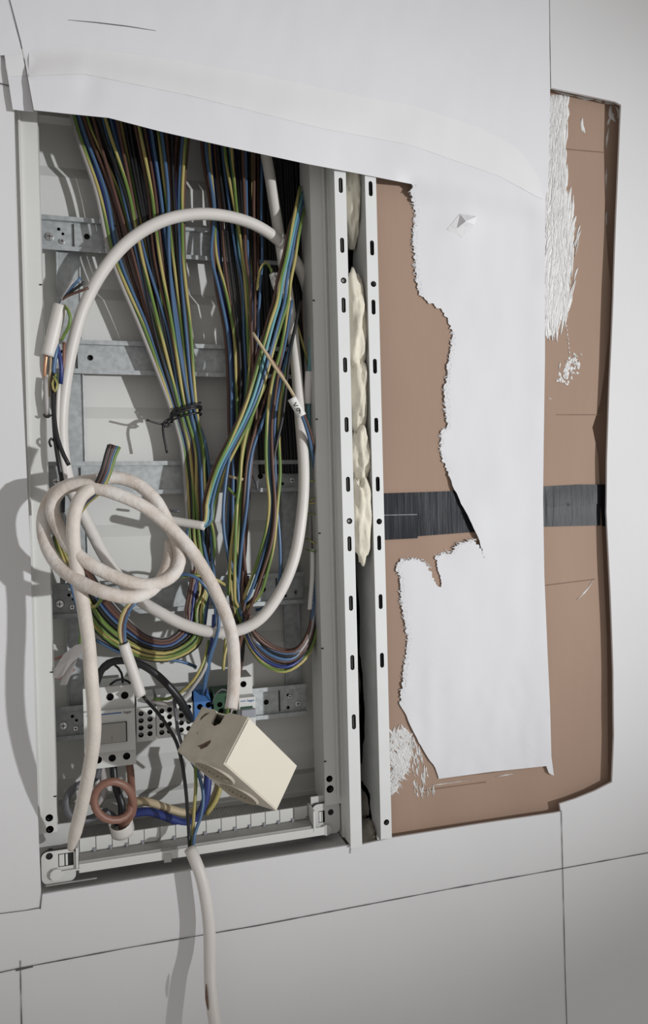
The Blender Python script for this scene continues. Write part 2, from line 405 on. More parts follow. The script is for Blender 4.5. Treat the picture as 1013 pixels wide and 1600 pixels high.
# bottom of the cabinet: ribbed floor, comb fence, lip, lower frame, corner plates
ZF = -0.334
fl = boxes('floor_panel', [(XOL - 0.010, XOR - 0.002, 0.032, 0.101, ZF - 0.002, ZF)], 'rib_plastic', cab)
for i in range(100):
    x = XOL + 0.002 + i * 0.003
    if x > XOR - 0.006: break
    boxes('floor_rib', [(x, x + 0.0012, 0.034, 0.0985, ZF, ZF + 0.0007)], 'rib_plastic', fl) if i % 1 == 0 else None
boxes('floor_edge', [(XOL + 0.02, XOR - 0.006, 0.0945, 0.0975, ZF, ZF + 0.006)], 'white_plastic', cab, 0.0005)
fx0, fx1 = -0.036, 0.1945; nt_ = 15; pw = (fx1 - fx0) / nt_
fence = boxes('comb_fence', [(fx0, fx1, 0.0315, 0.0330, -0.3330, -0.3190)], 'grey_plastic', cab)
for i in range(nt_):
    boxes('comb_tooth', [(fx0 + i * pw + 0.0004, fx0 + (i + 1) * pw - 0.0004, 0.0300, 0.0315, -0.3315, -0.3185)], 'white_plastic', fence, 0.0002)
    boxes('comb_stop', [(fx0 + (i + 1) * pw - 0.0024, fx0 + (i + 1) * pw - 0.0002, 0.0285, 0.0300, -0.3325, -0.3290)], 'lever_grey', fence)
boxes('tray_floor', [(fx0, fx1, 0.0125, 0.0310, -0.3345, -0.3325)], 'rib_plastic', cab)
boxes('front_lip', [(fx0, fx1 + 0.012, 0.0105, 0.0130, -0.3430, -0.3345)], 'white_plastic', cab, 0.0004)
boxes('lip_clip', [(0.043, 0.050, 0.0095, 0.0110, -0.3455, -0.3375)], 'grey_plastic', cab, 0.0003)
boxes('niche_floor', [(XOL - 0.004, XOR - 0.001, 0.0095, 0.0720, -0.3575, -0.3555)], 'grey_plastic', cab)
boxes('niche_back', [(XOL - 0.004, XOR - 0.001, 0.0520, 0.0540, -0.3560, -0.3360)], 'rib_plastic', cab)
boxes('hinge_bar', [(-0.066, -0.020, 0.0100, 0.0115, -0.3505, -0.3495)], 'rib_plastic', cab)
boxes('end_wall', [(fx0 - 0.0025, fx0 - 0.0005, 0.0100, 0.0330, -0.3380, -0.3185)], 'white_plastic', cab, 0.0003)
boxes('end_wall', [(fx1 + 0.0005, fx1 + 0.0025, 0.0100, 0.0330, -0.3380, -0.3165)], 'white_plastic', cab, 0.0003)
boxes('corner_back', [(XOL - 0.006, fx0 - 0.0025, 0.026, 0.028, -0.333, -0.300)], 'grey_plastic', cab)
boxes('corner_back', [(fx1 + 0.0025, XOR - 0.001, 0.026, 0.028, -0.333, -0.308)], 'grey_plastic', cab)
def rrect(x0, x1, z0, z1, r, n=5):
    pts = []
    for cx, cz, a in ((x1 - r, z0 + r, -90), (x1 - r, z1 - r, 0), (x0 + r, z1 - r, 90), (x0 + r, z0 + r, 180)):
        for i in range(n + 1):
            t = math.radians(a + 90 * i / n); pts.append((cx + r * math.cos(t), cz + r * math.sin(t)))
    return pts
# left corner plate
for side in (0, 1):
    if side == 0:
        x0, x1, z0, z1 = -0.0695, fx0 - 0.0028, -0.3500, -0.3195
        h = P(77, 1338, 0.013); lt = P(103, 1343, 0.013); kn = P(88, 1366, 0.012)
        m1 = 'white_plastic'; py_ = 0.0130
    else:
        x0, x1, z0, z1 = fx1 + 0.0028, XOR - 0.003, -0.3480, -0.3150
        h = P(517, 1269, 0.022); lt = P(503, 1276, 0.022); kn = P(510, 1296, 0.021)
        m1 = 'grey_plastic'; py_ = 0.0220  # grey for white plastic: the strip's shade put into the colour
    bm = bmesh.new(); lw = 0.0068 if side == 0 else 0.0034
    plate(bm, rrect(x0, x1, z0, z1, 0.006), py_, [circ(h.x, h.z, 0.0032), rect(lt.x - lw, lt.x + lw, lt.z - 0.0062, lt.z + 0.0062)], depth=0.003, hdepth=0.010)
    cp = bm_obj('corner_plate', bm, [m1, 'hole'], cab)
    bm = bmesh.new(); plate(bm, rrect(x0 - 0.0007, x1 + 0.0004, z0 - 0.0007, z1 + 0.0007, 0.0065), py_ + 0.0012, depth=0.001); bm_obj('outline_groove', bm, ['hole'], cp)
    boxes('latch', [(lt.x - lw * .9, lt.x - lw * .2, py_ - 0.0005, py_ + 0.003, lt.z - 0.0055, lt.z + 0.0055), (lt.x - lw * .05, lt.x + lw * .25, py_ - 0.0005, py_ + 0.003, lt.z - 0.0055, lt.z + 0.0055)], 'white_plastic', cp, 0.0004)
    bm = bmesh.new(); cyl(bm, (kn.x, py_, kn.z), (0, -1, 0), 0.0058, 0.0035, 10); bm_obj('knob', bm, m1, cp, 0.0005)
    ar = (kn.x + 0.004, kn.x + 0.022) if side == 0 else (kn.x - 0.016, kn.x - 0.004)
    boxes('knob_arm', [(ar[0], ar[1], py_ - 0.0035, py_ - 0.0015, kn.z + 0.0015, kn.z + 0.0030)], 'white_plastic', cp, 0.0003)
# ridge pressed into the back plate above the floor
boxes('back_ridge', [(-0.02, 0.19, 0.0908, 0.0925, -0.2790, -0.2782)], 'white_plastic', cab)

# ================================================================== slotted strips and foam between the two cabinets
def slotted(label, x0, x1, zt, zb, zslots, zholes, xs):
    bm = bmesh.new(); hs = [slot(xs, z, 0.0019, 0.0132) for z in zslots] + [circ(xs + 0.0006, z, 0.0019, n=12) for z in zholes]
    plate(bm, rect(x0, x1, zb, zt), -0.0035, hs, hdepth=0.0012, hmi=0, floor=False)
    e = empty('slotted_strip', (0, 0, 0), label, 'metal strip')
    o = bm_obj('strip_face', bm, ['strip_metal'], e); s = o.modifiers.new('thickness', 'SOLIDIFY'); s.thickness = 0.0012; s.offset = -1
    return e
zs1 = [P(533, 292, 0).z - 0.0613 * k for k in range(-1, 11)]; zs2 = [P(577, 297, 0).z - 0.0613 * k for k in range(-1, 9)]
s1 = slotted('white slotted metal strip along the right edge of the open cabinet', XOR, 0.2430, 0.362, -0.3545, zs1[1:-1], [P(537, 440, 0).z, P(547, 814, 0).z], 0.2372)
boxes('strip_return', [(XOR, XOR + 0.0012, -0.0025, 0.020, -0.352, 0.362)], 'strip_metal', s1)
boxes('strip_return', [(0.2418, 0.2430, -0.0025, 0.100, -0.352, 0.362)], 'strip_metal', s1)
boxes('slot_shade', [(XOR + 0.0015, 0.2415, -0.0018, -0.0008, -0.352, 0.360)], 'rib_plastic', s1)  # added backing, coloured like the shade inside the slots
s2 = slotted('white slotted metal strip along the left edge of the brown cardboard', 0.2638, 0.2760, 0.362, -0.3505, zs2[1:], [P(577, 445, 0).z, P(584, 815, 0).z, P(601, 1283, 0).z], 0.2698)
boxes('strip_return', [(0.2638, 0.2650, -0.0025, 0.100, -0.352, 0.362)], 'rib_plastic', s2)  # white metal in itself; its shade is put into the darker colour
boxes('slot_shade', [(0.2652, 0.2750, 0.0010, 0.0020, -0.350, 0.360)], 'wire_darkgrey', s2)  # added backing in a deeper tone, painting the slots' shade
gapb = boxes('gap_back', [(0.2425, 0.2645, 0.0985, 0.1005, -0.40, 0.44)], 'gap', s1)
def blob(c, rad, seed, m, label, amp=0.30, sub=4):
    bm = bmesh.new(); bmesh.ops.create_icosphere(bm, subdivisions=sub, radius=1.0)
    for v in bm.verts:
        n = v.co.normalized(); off = Vector((seed * 3.1, seed * 1.7, seed * 0.9))
        k = 1 + amp * noise.noise(n * 1.6 + off) + amp * .5 * noise.noise(n * 4 + off) + amp * .22 * noise.noise(n * 9 + off)
        v.co = Vector((n.x * rad[0], n.y * rad[1], n.z * rad[2])) * k
        v.co += Vector(c)
        v.co.x = min(max(v.co.x, 0.2434), 0.2636)
    o = bm_obj('foam_bead', bm, m, smooth=True)
    return tag(o, label, 'foam', 'expanding foam between the two cabinets')
for i, (px, py, Y, rx, ry, rz, m, lb) in enumerate((
        (549, 318, 0.030, .010, .022, .046, 'foam', 'cream foam bead at the top of the gap between the slotted strips'),
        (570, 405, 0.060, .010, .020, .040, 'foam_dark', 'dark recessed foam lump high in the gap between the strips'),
        (556, 500, 0.012, .0110, .015, .048, 'foam', 'bright cream foam bulge in the gap, second from the top'),
        (559, 610, 0.018, .0110, .017, .050, 'foam', 'smooth cream foam bead in the middle of the gap'),
        (561, 715, 0.016, .0110, .017, .034, 'foam', 'short cream foam lump just above the black tape level'),
        (563, 805, 0.010, .0115, .015, .046, 'foam', 'shiny crumpled foam bulge in the gap level with the black tape'),
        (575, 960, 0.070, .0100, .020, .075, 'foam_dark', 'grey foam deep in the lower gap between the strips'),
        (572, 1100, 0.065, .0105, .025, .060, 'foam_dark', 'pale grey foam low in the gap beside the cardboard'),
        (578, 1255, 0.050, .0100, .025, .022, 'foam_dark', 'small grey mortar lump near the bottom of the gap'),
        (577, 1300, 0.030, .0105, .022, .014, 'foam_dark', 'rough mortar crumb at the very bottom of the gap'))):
    blob(P(px, py, Y), (rx, ry, rz), i + 1, m, lb)

# ================================================================== cardboard
card = empty('cardboard_panel', (0, 0, 0), 'brown cardboard panel taped across, covering the right-hand cabinet', 'cardboard')
cl = [(587, 262), (592, 520), (598, 770), (604, 1040), (612, 1318), (740, 1302), (876, 1285), (930, 1262), (953, 1240), (951, 1215), (950, 1100), (949, 1000), (944, 900), (941, 830), (938, 770), (935, 712), (926, 668), (938, 630), (944, 590), (952, 520), (955, 450), (950, 400), (946, 330), (944, 230), (946, 140), (860, 120), (700, 180), (587, 240)]
def cardY(x, y): return 0.0110 + 0.0012 * nz(x, y, 130.0) - 0.0010 * math.exp(-((y - 800) / 60.0) ** 2)
sheet('cardboard_sheet', dense(cl + [cl[0]], 25)[:-1], cardY, 'cardboard', card, 22, 0.003)
fl_ = [(930, 130), (930, 400), (935, 520), (915, 620), (905, 670), (915, 760), (925, 900), (930, 1100), (930, 1235), (985, 1262), (988, 1000), (982, 800), (984, 600), (990, 400), (998, 140)]
def flapY(x, y):
    return 0.0150 + 0.0085 * sstep((y - 300) / 130.0) - 0.0006 * nz(x, y, 60.0)
sheet('side_flap', dense(fl_ + [fl_[0]], 14)[:-1], flapY, 'cardboard', card, 14, 0.0016)
for pts in ([(870, 648), (938, 648)], [(875, 232), (945, 238)], [(850, 915), (930, 905)], [(690, 1216), (760, 1208), (820, 1200), (862, 1196)], [(660, 1236), (700, 1230), (760, 1222)]):
    pts = dense(pts, 12); bm = bmesh.new(); pr = None
    for x, y in pts:
        a = bm.verts.new(P(x, y - .7, cardY(x, y) - .0004)); b = bm.verts.new(P(x, y + .7, cardY(x, y) - .0004))
        if pr: bm.faces.new((pr[0], pr[1], b, a))
        pr = (a, b)
    bm_obj('crease', bm, 'cardboard_edge', card)
tl = [(930, 757), (975, 757), (975, 821), (930, 822)]
o = sheet('tape_strip', dense(tl + [tl[0]], 8)[:-1], lambda x, y: flapY(x, y) - .0006, 'tape', card, 8, 0.0003); o['label'] = 'black tape end on the recessed cardboard layer'
def tapeY(x, y): return cardY(x, y) - 0.0008 - 0.00022 * abs(nz(x, y * .15, 9.0)) - 0.0003 * nz(x, y, 40.0)
up = [(594, 771), (660, 769), (712, 767), (780, 764), (850, 760), (905, 757), (939, 757), (939, 787), (920, 788), (850, 793), (780, 799), (712, 801), (594, 806)]
lo_ = [(594, 803), (712, 799), (780, 795), (850, 790), (885, 791), (930, 785), (939, 786), (939, 821), (851, 823), (745, 831), (653, 838), (594, 842)]
sh_ = [(594, 771.5), (652, 770), (653, 841), (595, 844)]
for q, (lp, d, lb) in enumerate(((lo_, 0.0000, 'lower black tape strip'), (up, -0.0007, 'upper black tape strip, overlapping the lower one'), (sh_, -0.0013, 'short black tape patch at the left end'))):
    o = sheet('tape_strip', dense(lp + [lp[0]], 8)[:-1], lambda x, y, d=d: tapeY(x, y) + d, 'tape', card, 6, 0.0003)
    o['label'] = lb
bm = bmesh.new(); pr = None
for x, y in dense([(595, 805), (652, 804)], 6):
    a = bm.verts.new(P(x, y - .8, tapeY(x, y) - .0022)); b = bm.verts.new(P(x, y + .8, tapeY(x, y) - .0022))
    if pr: bm.faces.new((pr[0], pr[1], b, a))
    pr = (a, b)
bm_obj('tape_seam', bm, 'wire_darkgrey', card)
# paste smears left on the cardboard: strokes of dried white paste
def strokes(name, lst, seed, m='paste', base=0.0007):
    rnd = random.Random(seed); bm = bmesh.new()
    for (x0, y0, x1, y1, wd, bend) in lst:
        n = max(3, int(math.hypot(x1 - x0, y1 - y0) / 5)); pr = None
        L = math.hypot(x1 - x0, y1 - y0) or 1; nx, ny = -(y1 - y0) / L, (x1 - x0) / L
        for i in range(n + 1):
            t = i / n; x = x0 + (x1 - x0) * t + nx * bend * math.sin(math.pi * t); y = y0 + (y1 - y0) * t + ny * bend * math.sin(math.pi * t)
            k = wd * (0.25 + 0.75 * math.sin(math.pi * min(1, max(0, t)) ** .8)) * (0.7 + 0.6 * rnd.random()) * .5
            c = cardY(x, y) if x < 943 else flapY(x, y)
            q = [bm.verts.new(P(x - nx * k, y - ny * k, c - .0001)), bm.verts.new(P(x, y, c - base * (0.8 + .5 * rnd.random()))), bm.verts.new(P(x + nx * k, y + ny * k, c - .0001))]
            if pr:
                bm.faces.new((pr[0], pr[1], q[1], q[0])); bm.faces.new((pr[1], pr[2], q[2], q[1]))
            pr = q
    return bm_obj(name, bm, m, card)
rnd = random.Random(3); st = []
edge = interp([(150, 880), (165, 886), (230, 882), (300, 884), (330, 892), (370, 899), (420, 893), (470, 889), (500, 880), (520, 868), (535, 856)])
for i in range(330):
    y = 150 + 370 * rnd.random(); x = 852 + (edge(y) - 852) * rnd.random()
    L = 30 + 40 * rnd.random(); dx = rnd.uniform(-2, 7)
    if y + L / 2 > 535: continue
    st.append((x + dx, y - L / 2 if y - L / 2 > 148 else 148, x - dx, min(y + L / 2, 534), rnd.uniform(3, 7.5), rnd.uniform(-3, 3)))
for i in range(16):
    y = rnd.uniform(330, 470); x = edge(y) + rnd.uniform(-2, 8); st.append((x + 3, y - 12, x - 3, y + 12, rnd.uniform(1.5, 3.5), 1))
pl_ = [(853, 305), (853, 300), (857, 160), (862, 152)] + jag([(862, 152), (880, 163), (884, 200), (879, 240), (878, 280), (884, 315), (891, 350), (894, 385), (888, 430), (886, 465), (880, 495), (868, 515), (856, 531)], 3.2, 3.5, 9)[1:] + [(853, 520), (852, 420)]
sheet('paste_smear', pl_, lambda x, y: cardY(x, y) - .0003 + (.00035 * nz(x * 3.2 + y * .25, y * .3, 9.0) ), 'paste', card, 5, .0002)
strokes('paste_smear', st, 5, base=.0009)
st = []
for i in range(70):
    t = rnd.random(); x = 876 + 28 * t + rnd.gauss(0, 5); y = 598 - 45 * t + rnd.gauss(0, 6); a = rnd.uniform(0, 3.14); L = rnd.uniform(3, 9)
    st.append((x - L * math.cos(a) * .5, y - L * math.sin(a) * .7, x + L * math.cos(a) * .5, y + L * math.sin(a) * .7, rnd.uniform(1.5, 4.5), 0))
for i in range(9): st.append((884 + i * .8, 500 + i * 7, 885 + i * .8, 504 + i * 7, 2, 0))
strokes('paste_smear', st, 6)
st = []
for i in range(190):
    x = rnd.uniform(611, 640); y = rnd.uniform(1142, 1238)
    if x > 622 and y > 1215 - (x - 622) * .5: continue
    a = rnd.uniform(-.9, .9); L = rnd.uniform(8, 18)
    st.append((x - L * math.sin(a), y - L * .6, x + L * math.sin(a), y + L * .6, rnd.uniform(2, 5), rnd.uniform(-2, 2)))
for i in range(75):
    t = rnd.random(); y = 1150 + 95 * t; x = 640 + 34 * t ** .6 * rnd.random() + 8 * t
    L = rnd.uniform(6, 16); st.append((x, y - L * .5, x + 2, y + L * .5, rnd.uniform(1, 3), 1))
strokes('paste_smear', st, 7)
for q in [(910, 184, 914, 208, 6, 2), (955, 165, 962, 190, 7, 4), (962, 166, 966, 185, 5, -3), (866, 142, 900, 150, 3, 1), (900, 150, 930, 155, 5, 1), (930, 156, 960, 163, 5, 0), (960, 178, 950, 196, 4, 2), (952, 200, 948, 235, 2.5, 1),
                        (948, 260, 947, 300, 2, 0), (949, 330, 948, 352, 3, 1), (902, 937, 928, 905, 2, 2), (857, 622, 863, 624, 2, 0), (670, 1228, 740, 1218, 1.6, 0), (775, 1214, 806, 1208, 1.6, 0)]: strokes('paste_smear', [q], 8)

# ================================================================== wallpaper
top_edge_c1 = interp([(0, 92), (60, 80), (120, 73), (250, 90), (400, 115), (560, 150), (650, 166), (750, 200), (810, 232), (852, 290), (900, 330)])
c2f = interp([(0, 125), (60, 118), (130, 115), (300, 150), (500, 200), (640, 226), (780, 275), (848, 312), (900, 340)])
ybot = interp([(50, 172), (100, 177), (170, 184), (250, 205), (350, 228), (480, 256), (560, 271), (640, 287), (700, 300), (860, 330)])
def flap_Y(x, y):
    a, b, e = top_edge_c1(x), c2f(x), ybot(x)
    k = 0.30 + 0.70 * sstep((600 - x) / 180.0); k *= sstep((890 - x) / 60.0)     # the bulge dies out towards the right seam
    out = 0.0012 + k * (0.0115 * sstep((y - a) / max(12, (b - a)) * .9) + 0.0030 * sstep((y - b) / max(12, (e - b))) )
    low = sstep((y - e + 30) / 70.0) * (sstep((x - 615) / 30.0) if y < 420 else 1.0)                       # hanging strip over the cardboard settles back
    out = out * (1 - low) + low * (-cardY(x, y) + 0.0019 + 0.0016 * sstep((x - 815) / 40.0) + (0.0028 * math.exp(-((y - 800) / 62.0) ** 4) if x > 700 else 0) + 0.0016 * math.exp(-((x - 745) / 22.0) ** 2 - ((y - 830) / 45.0) ** 2))
    out += 0.0007 * nz(x, y, 85.0, 3.0) + 0.0005 * nz(x * 2.2, y, 60.0, 8.0) * (1 if y > 300 else .6)
    if y > 1000: out += 0.0014 * max(0, nz(x * 2, y, 34.0, 5.0)) * sstep((y - 1000) / 80)
    # dent above the tear
    d = math.hypot((x - 722) / 26.0, (y - 352) / 22.0); out += 0.0022 * math.exp(-d * d)
    if x < 400: out += 0.0016 * math.exp(-(((x - 138) / 20.0) ** 2 + ((y - 135) / 30.0) ** 2)) * -1
    return -out
bot = dense([(53, 172), (100, 177), (170, 184), (250, 205), (350, 228), (480, 256), (560, 271), (640, 287), (645, 288)], 10)
tear = jag([(645, 288), (642, 300), (649, 330), (646, 380), (650, 430), (655, 460), (668, 470), (690, 485), (700, 500), (707, 520), (705, 545), (700, 570), (698, 590), (695, 610), (697, 640), (700, 666), (690, 676), (688, 700), (693, 722), (702, 745)], 2.2, 2.6, 1)
tear2 = jag([(702, 745), (711, 765), (721, 787), (735, 812), (749, 845), (757, 873)], 0.8, 6, 2)
tear3 = jag([(757, 873), (752, 858), (741, 843), (728, 846), (717, 850), (705, 864), (690, 864), (681, 871), (687, 900), (689, 918), (679, 907), (670, 886), (657, 875), (644, 873), (627, 875), (619, 887), (625, 903), (626, 930), (630, 955), (634, 980), (638, 998), (635, 1022), (632, 1040), (629, 1067), (625, 1100)], 2.2, 2.6, 3)
tear4 = jag([(625, 1100), (636, 1118), (644, 1140), (655, 1160), (666, 1178), (680, 1200), (686, 1217)], 0.8, 6, 4)
rest = dense([(686, 1217), (768, 1206), (854, 1197), (858, 1208), (866, 1212), (862, 1182), (860, 1105), (856, 1020), (851, 900), (849, 780), (850, 690), (852, 560), (852, 420), (853, 302), (857, 298), (859, 200), (860, 137), (859, 60), (855, -380), (600, -380), (300, -380), (-40, -380), (5, -60), (16, 0), (24, 30), (33, 65), (39, 95), (47, 140), (53, 172)], 12)
loop = bot[:-1] + tear[:-1] + tear2[:-1] + tear3[:-1] + tear4[:-1] + rest[:-1]
# the photo's fold above the tear is a hole with a bent-out tongue
thole = [(703, 358), (712, 345), (719, 336), (730, 341), (727, 356), (720, 364), (710, 362)]
flap = sheet('wallpaper_sheet', loop, flap_Y, 'paper', None, 9, 0.0004, holes=[thole])
tag(flap, 'white wallpaper sheet hanging over the cabinet top, torn down over the cardboard', 'wallpaper')
bm = bmesh.new()
tq = [P(x, y, flap_Y(x, y) + d) for x, y, d in ((699, 358, -.0004), (719, 334, -.0004), (746, 338, -.0075), (742, 351, -.0062), (723, 371, -.0004), (714, 357, -.0016), (728, 346, -.0078))]
tv = [bm.verts.new(p) for p in tq]
for q in ((0, 5, 1), (1, 5, 6), (1, 6, 2), (6, 3, 2), (5, 4, 3, 6), (0, 4, 5)): bm.faces.new([tv[i] for i in q])
tg = bm_obj('torn_tongue', bm, 'paper_edge', flap); sm = tg.modifiers.new('thickness', 'SOLIDIFY'); sm.thickness = 0.0004
# fuzzy torn fibre edge, thin and whiter
def fuzz(poly, seed, nm='torn_edge'):
    rnd = random.Random(seed); bm = bmesh.new()
    for x, y in dense(poly, 2.0):
        for _ in range(2):
            L = rnd.uniform(2, 7.5); a = rnd.uniform(-.75, .75); dx, dy = -math.cos(a) * L, math.sin(a) * L * 1.2 - 1
            xx, yy = x + rnd.uniform(0, 7), y + rnd.uniform(-2, 2); k = rnd.uniform(.6, 1.6)
            v = [bm.verts.new(P(xx, yy - k, flap_Y(xx, yy) - .0002)), bm.verts.new(P(xx, yy + k, flap_Y(xx, yy) - .0002)), bm.verts.new(P(xx + dx, yy + dy, flap_Y(xx, yy) + .0012))]
            bm.faces.new(v)
    o = bm_obj(nm, bm, 'paper_edge', flap); o['kind'] = 'stuff'; return o
fuzz([(645, 290), (642, 300), (649, 330), (646, 380), (650, 430), (655, 460)], 1)
fuzz([(707, 520), (705, 545), (700, 570), (698, 590), (695, 610), (697, 640), (700, 666), (690, 676), (688, 700), (693, 722)], 2)
fuzz([(741, 843), (728, 846), (717, 850), (705, 864), (690, 864), (681, 871)], 3)
fuzz([(670, 886), (657, 875), (644, 873), (627, 875), (619, 887), (625, 903), (626, 930), (630, 955), (634, 980), (638, 998), (635, 1022), (632, 1040), (629, 1067), (626, 1098)], 4)
# second paper layer pasted along the bend
bx_ = list(range(45, 850, 15))
bl = [(x, top_edge_c1(x)) for x in bx_] + [(848, 311)] + [(x, c2f(x)) for x in reversed(bx_)]
sheet('paper_band', bl, lambda x, y: flap_Y(x, y) - .00025, 'paper_band', flap, 9, 0.0001)
# cut slit in the sheet
def sheet_line(pts, wd, m='pencil'):
    bm = bmesh.new(); pr = None; pts = dense(pts, 8); n = len(pts)
    for i, (x, y) in enumerate(pts):
        k = wd * (0.3 + math.sin(math.pi * (i + .5) / n))
        a = bm.verts.new(P(x, y - k, flap_Y(x, y) - .0004)); b = bm.verts.new(P(x, y + k, flap_Y(x, y) - .0004))
        if pr: bm.faces.new((pr[0], pr[1], b, a))
        pr = (a, b)
    bm_obj('cut_slit', bm, m, flap)
sheet_line([(106, 31), (150, 35), (200, 41), (244, 48)], 0.55)
# narrow tab left of the slit
tab_l = dense([(7, 86), (9, 105), (13, 125), (16, 145), (20, 171), (36, 173), (52, 174.5), (47, 145), (41, 115), (35, 84), (29, 60), (20, 30), (12, 0), (1, -60), (-44, -380), (-220, -380), (-220, 60), (-60, 78), (-20, 88)] + [(7, 86)], 8)[:-1]
tab = sheet('wallpaper_tab', tab_l, lambda x, y: -0.0019 - 0.0045 * sstep((y - 40) / 110.0) - 0.0006 * nz(x, y, 40.0), 'paper', None, 9, 0.0004)
tb_ = dense([(8, 90), (10, 106), (13, 120), (41.5, 118), (38, 100), (35, 84), (20, 87), (8, 90)], 6)[:-1]
sheet('paper_band', tb_, lambda x, y: -0.0022 - 0.0045 * sstep((y - 40) / 110.0) - 0.0006 * nz(x, y, 40.0), 'paper_band', tab, 7, 0.0001)
tag(tab, 'narrow white wallpaper tab beside the slit at the top left corner', 'wallpaper')

# ================================================================== thick cables
def cable(label, px, r, m='cable_sheath', name='cable', group=None, sides=16, **k):
    o = tube(name, px, r, m, None, sides, 0.005, **k); return tag(o, label, 'cable', group)
R1 = 0.0060
ring = [(408, 180, .060), (413, 225, .060), (420, 265, .058), (432, 340, .054), (447, 440, .048), (460, 540, .042), (468, 640, .034), (475, 740, .026), (471, 810, .022), (459, 875, .020), (435, 930, .020), (405, 968, .020), (372, 985, .022), (335, 988, .026), (290, 977, .030), (250, 957, .034), (215, 935, .040),
        (188, 905, .046), (163, 868, .052), (142, 828, .056), (122, 788, .058), (106, 748, .060), (98, 700, .060), (97, 650, .060), (102, 600, .058), (113, 540, .054), (132, 478, .050), (160, 425, .044), (200, 378, .038), (250, 347, .034), (300, 335, .034), (350, 337, .036), (400, 352, .040), (440, 380, .046), (466, 415, .054), (481, 455, .064), (488, 500, .072), (492, 560, .080)]
cable('long pale grey cable bent into a tall ring through the whole cabinet', ring, R1)
# frame of the dangling socket box: nearest corner and its three edges (43 x 90 x 58 mm)
Dp = Vector((0, -DIST, 0)) + RIGHT * -0.08418 + DOWN * 0.21122 + FWD * 0.62
u = RIGHT * 0.0177 + DOWN * -0.0321 + FWD * 0.02341
v = RIGHT * 0.04134 + DOWN * 0.06064 + FWD * 0.0519
w_ = RIGHT * -0.04611 + DOWN * 0.00074 + FWD * 0.03587
def L3(a, b, c): return Dp + u * a + v * b + w_ * c
ye = L3(1, .04, .5).y
coil = [(361, 1108, ye), (365, 1079, ye + .006), (366, 1035, -.052), (362, 990, -.050), (347, 946, -.050), (322, 896, -.050), (293, 852, -.052), (258, 817, -.054), (219, 788, -.056), (179, 771, -.056), (150, 762, -.053), (125, 757, -.050), (100, 763, -.048), (85, 780, -.046), (82, 800, -.047),
        (94, 829, -.052), (112, 858, -.058), (144, 883, -.063), (189, 905, -.064), (228, 914, -.062), (258, 907, -.056), (277, 890, -.050), (281, 866, -.046), (274, 840, -.044), (262, 815, -.042), (240, 778, -.040), (212, 755, -.038), (178, 746, -.038), (150, 750, -.040),
        (115, 756, -.034), (86, 770, -.034), (70, 800, -.036), (69, 838, -.042), (88, 880, -.052), (125, 909, -.066), (164, 926, -.074), (199, 933, -.072), (228, 927, -.064), (250, 908, -.052), (264, 880, -.042), (268, 845, -.034)]
cable('dusty plaster-smeared cable coiled in two turns, its end feeding the ivory socket box', coil, 0.0058, 'cable_paste', rough=0.06, sides=18)
cb = [(152, 757, -.050), (128, 775, -.058), (117, 800, -.062), (114, 830, -.062), (117, 865, -.060), (122, 900, -.060), (130, 945, -.062), (138, 1000, -.066), (143, 1060, -.070), (147, 1110, -.072), (147, 1150, -.070), (140, 1200, -.060), (130, 1250, -.044), (118, 1300, -.020), (111, 1325, -.004)]
cable('stiff dusty cable dropping past the left side of the main switch', cb, lambda t: 0.0058 if t < .93 else 0.0058 - (t - .93) * .035, 'cable_dusty', rough=0.03, sides=18)
hang = [(297, 1326, -.006), (303, 1340, -.012), (313, 1365, -.017), (321, 1400, -.019), (327, 1450, -.020), (328, 1500, -.023), (329, 1540, -.029), (333, 1580, -.034), (340, 1620, -.040), (350, 1680, -.046), (362, 1780, -.050), (370, 1900, -.050), (374, 2050, -.046)]
hc = cable('grey cable hanging down the wall below the cabinet', hang, 0.0058, 'cable_sheath')
tube('sheath_scuff', [(322.5, 1538, -.0345), (323, 1560, -.0365), (325.5, 1578, -.038)], lambda t: 0.0004 + .0009 * math.sin(math.pi * t), 'stain', hc, 6)
for c, dx, pts in (('black', 0, [(297, 1331, -.008), (296, 1316, .0), (294, 1280, .0), (290, 1230, -.01), (283, 1185, -.02), (276, 1160, -.01), (262, 1135, .0), (245, 1112, .008), (232, 1098, .012), (224, 1088, .010)]),
                   ('earth', 0, [(300, 1330, -.008), (301, 1310, .002), (303, 1270, .006), (306, 1230, .008), (305, 1190, .012), (303, 1160, .016)]),
                   ('blue', 0, [(302, 1330, -.008), (304, 1305, .000), (314, 1275, .004), (318, 1245, .008), (312, 1215, .010), (300, 1190, .014), (292, 1172, .018)])):
    nm = {'black': 'black', 'earth': 'green-and-yellow', 'blue': 'light blue'}[c]
    tag(tube('insulated_wire', pts, 0.0017, 'wire_' + c), nm + ' wire rising out of the hanging cable end', 'wire')
# short sheath ends
def sheath(label, px, r, m='cable_sheath'):
    me = tube_mesh('cable_sheath_end', [P(*q) for q in px], r, 16, .003, hollow=True)
    o = link('cable_sheath_end', me, m); s = o.modifiers.new('thickness', 'SOLIDIFY'); s.thickness = 0.0010; s.offset = -1
    return tag(o, label, 'cable sheath')
sheath('cut white cable sheath with spread wire ends beside the left flange', [(95, 477, .012), (89, 500, .013), (82, 528, .014), (75, 556, .016)], 0.0064)
for c, e, m, lb in (('grey', (115, 437, .002), 'wire_grey', 'grey'), ('blue', (126, 434, .000), 'wire_blue', 'blue'), ('black', (132, 441, -.002), 'wire_black', 'black'), ('brown', (138, 450, -.002), 'wire_brown', 'brown')):
    tag(tube('insulated_wire', [(88, 505, .013), (93, 480, .012), (97, 468, .010), e], 0.0013, m), 'cut %s wire end fanning out of the white sheath' % lb, 'wire')
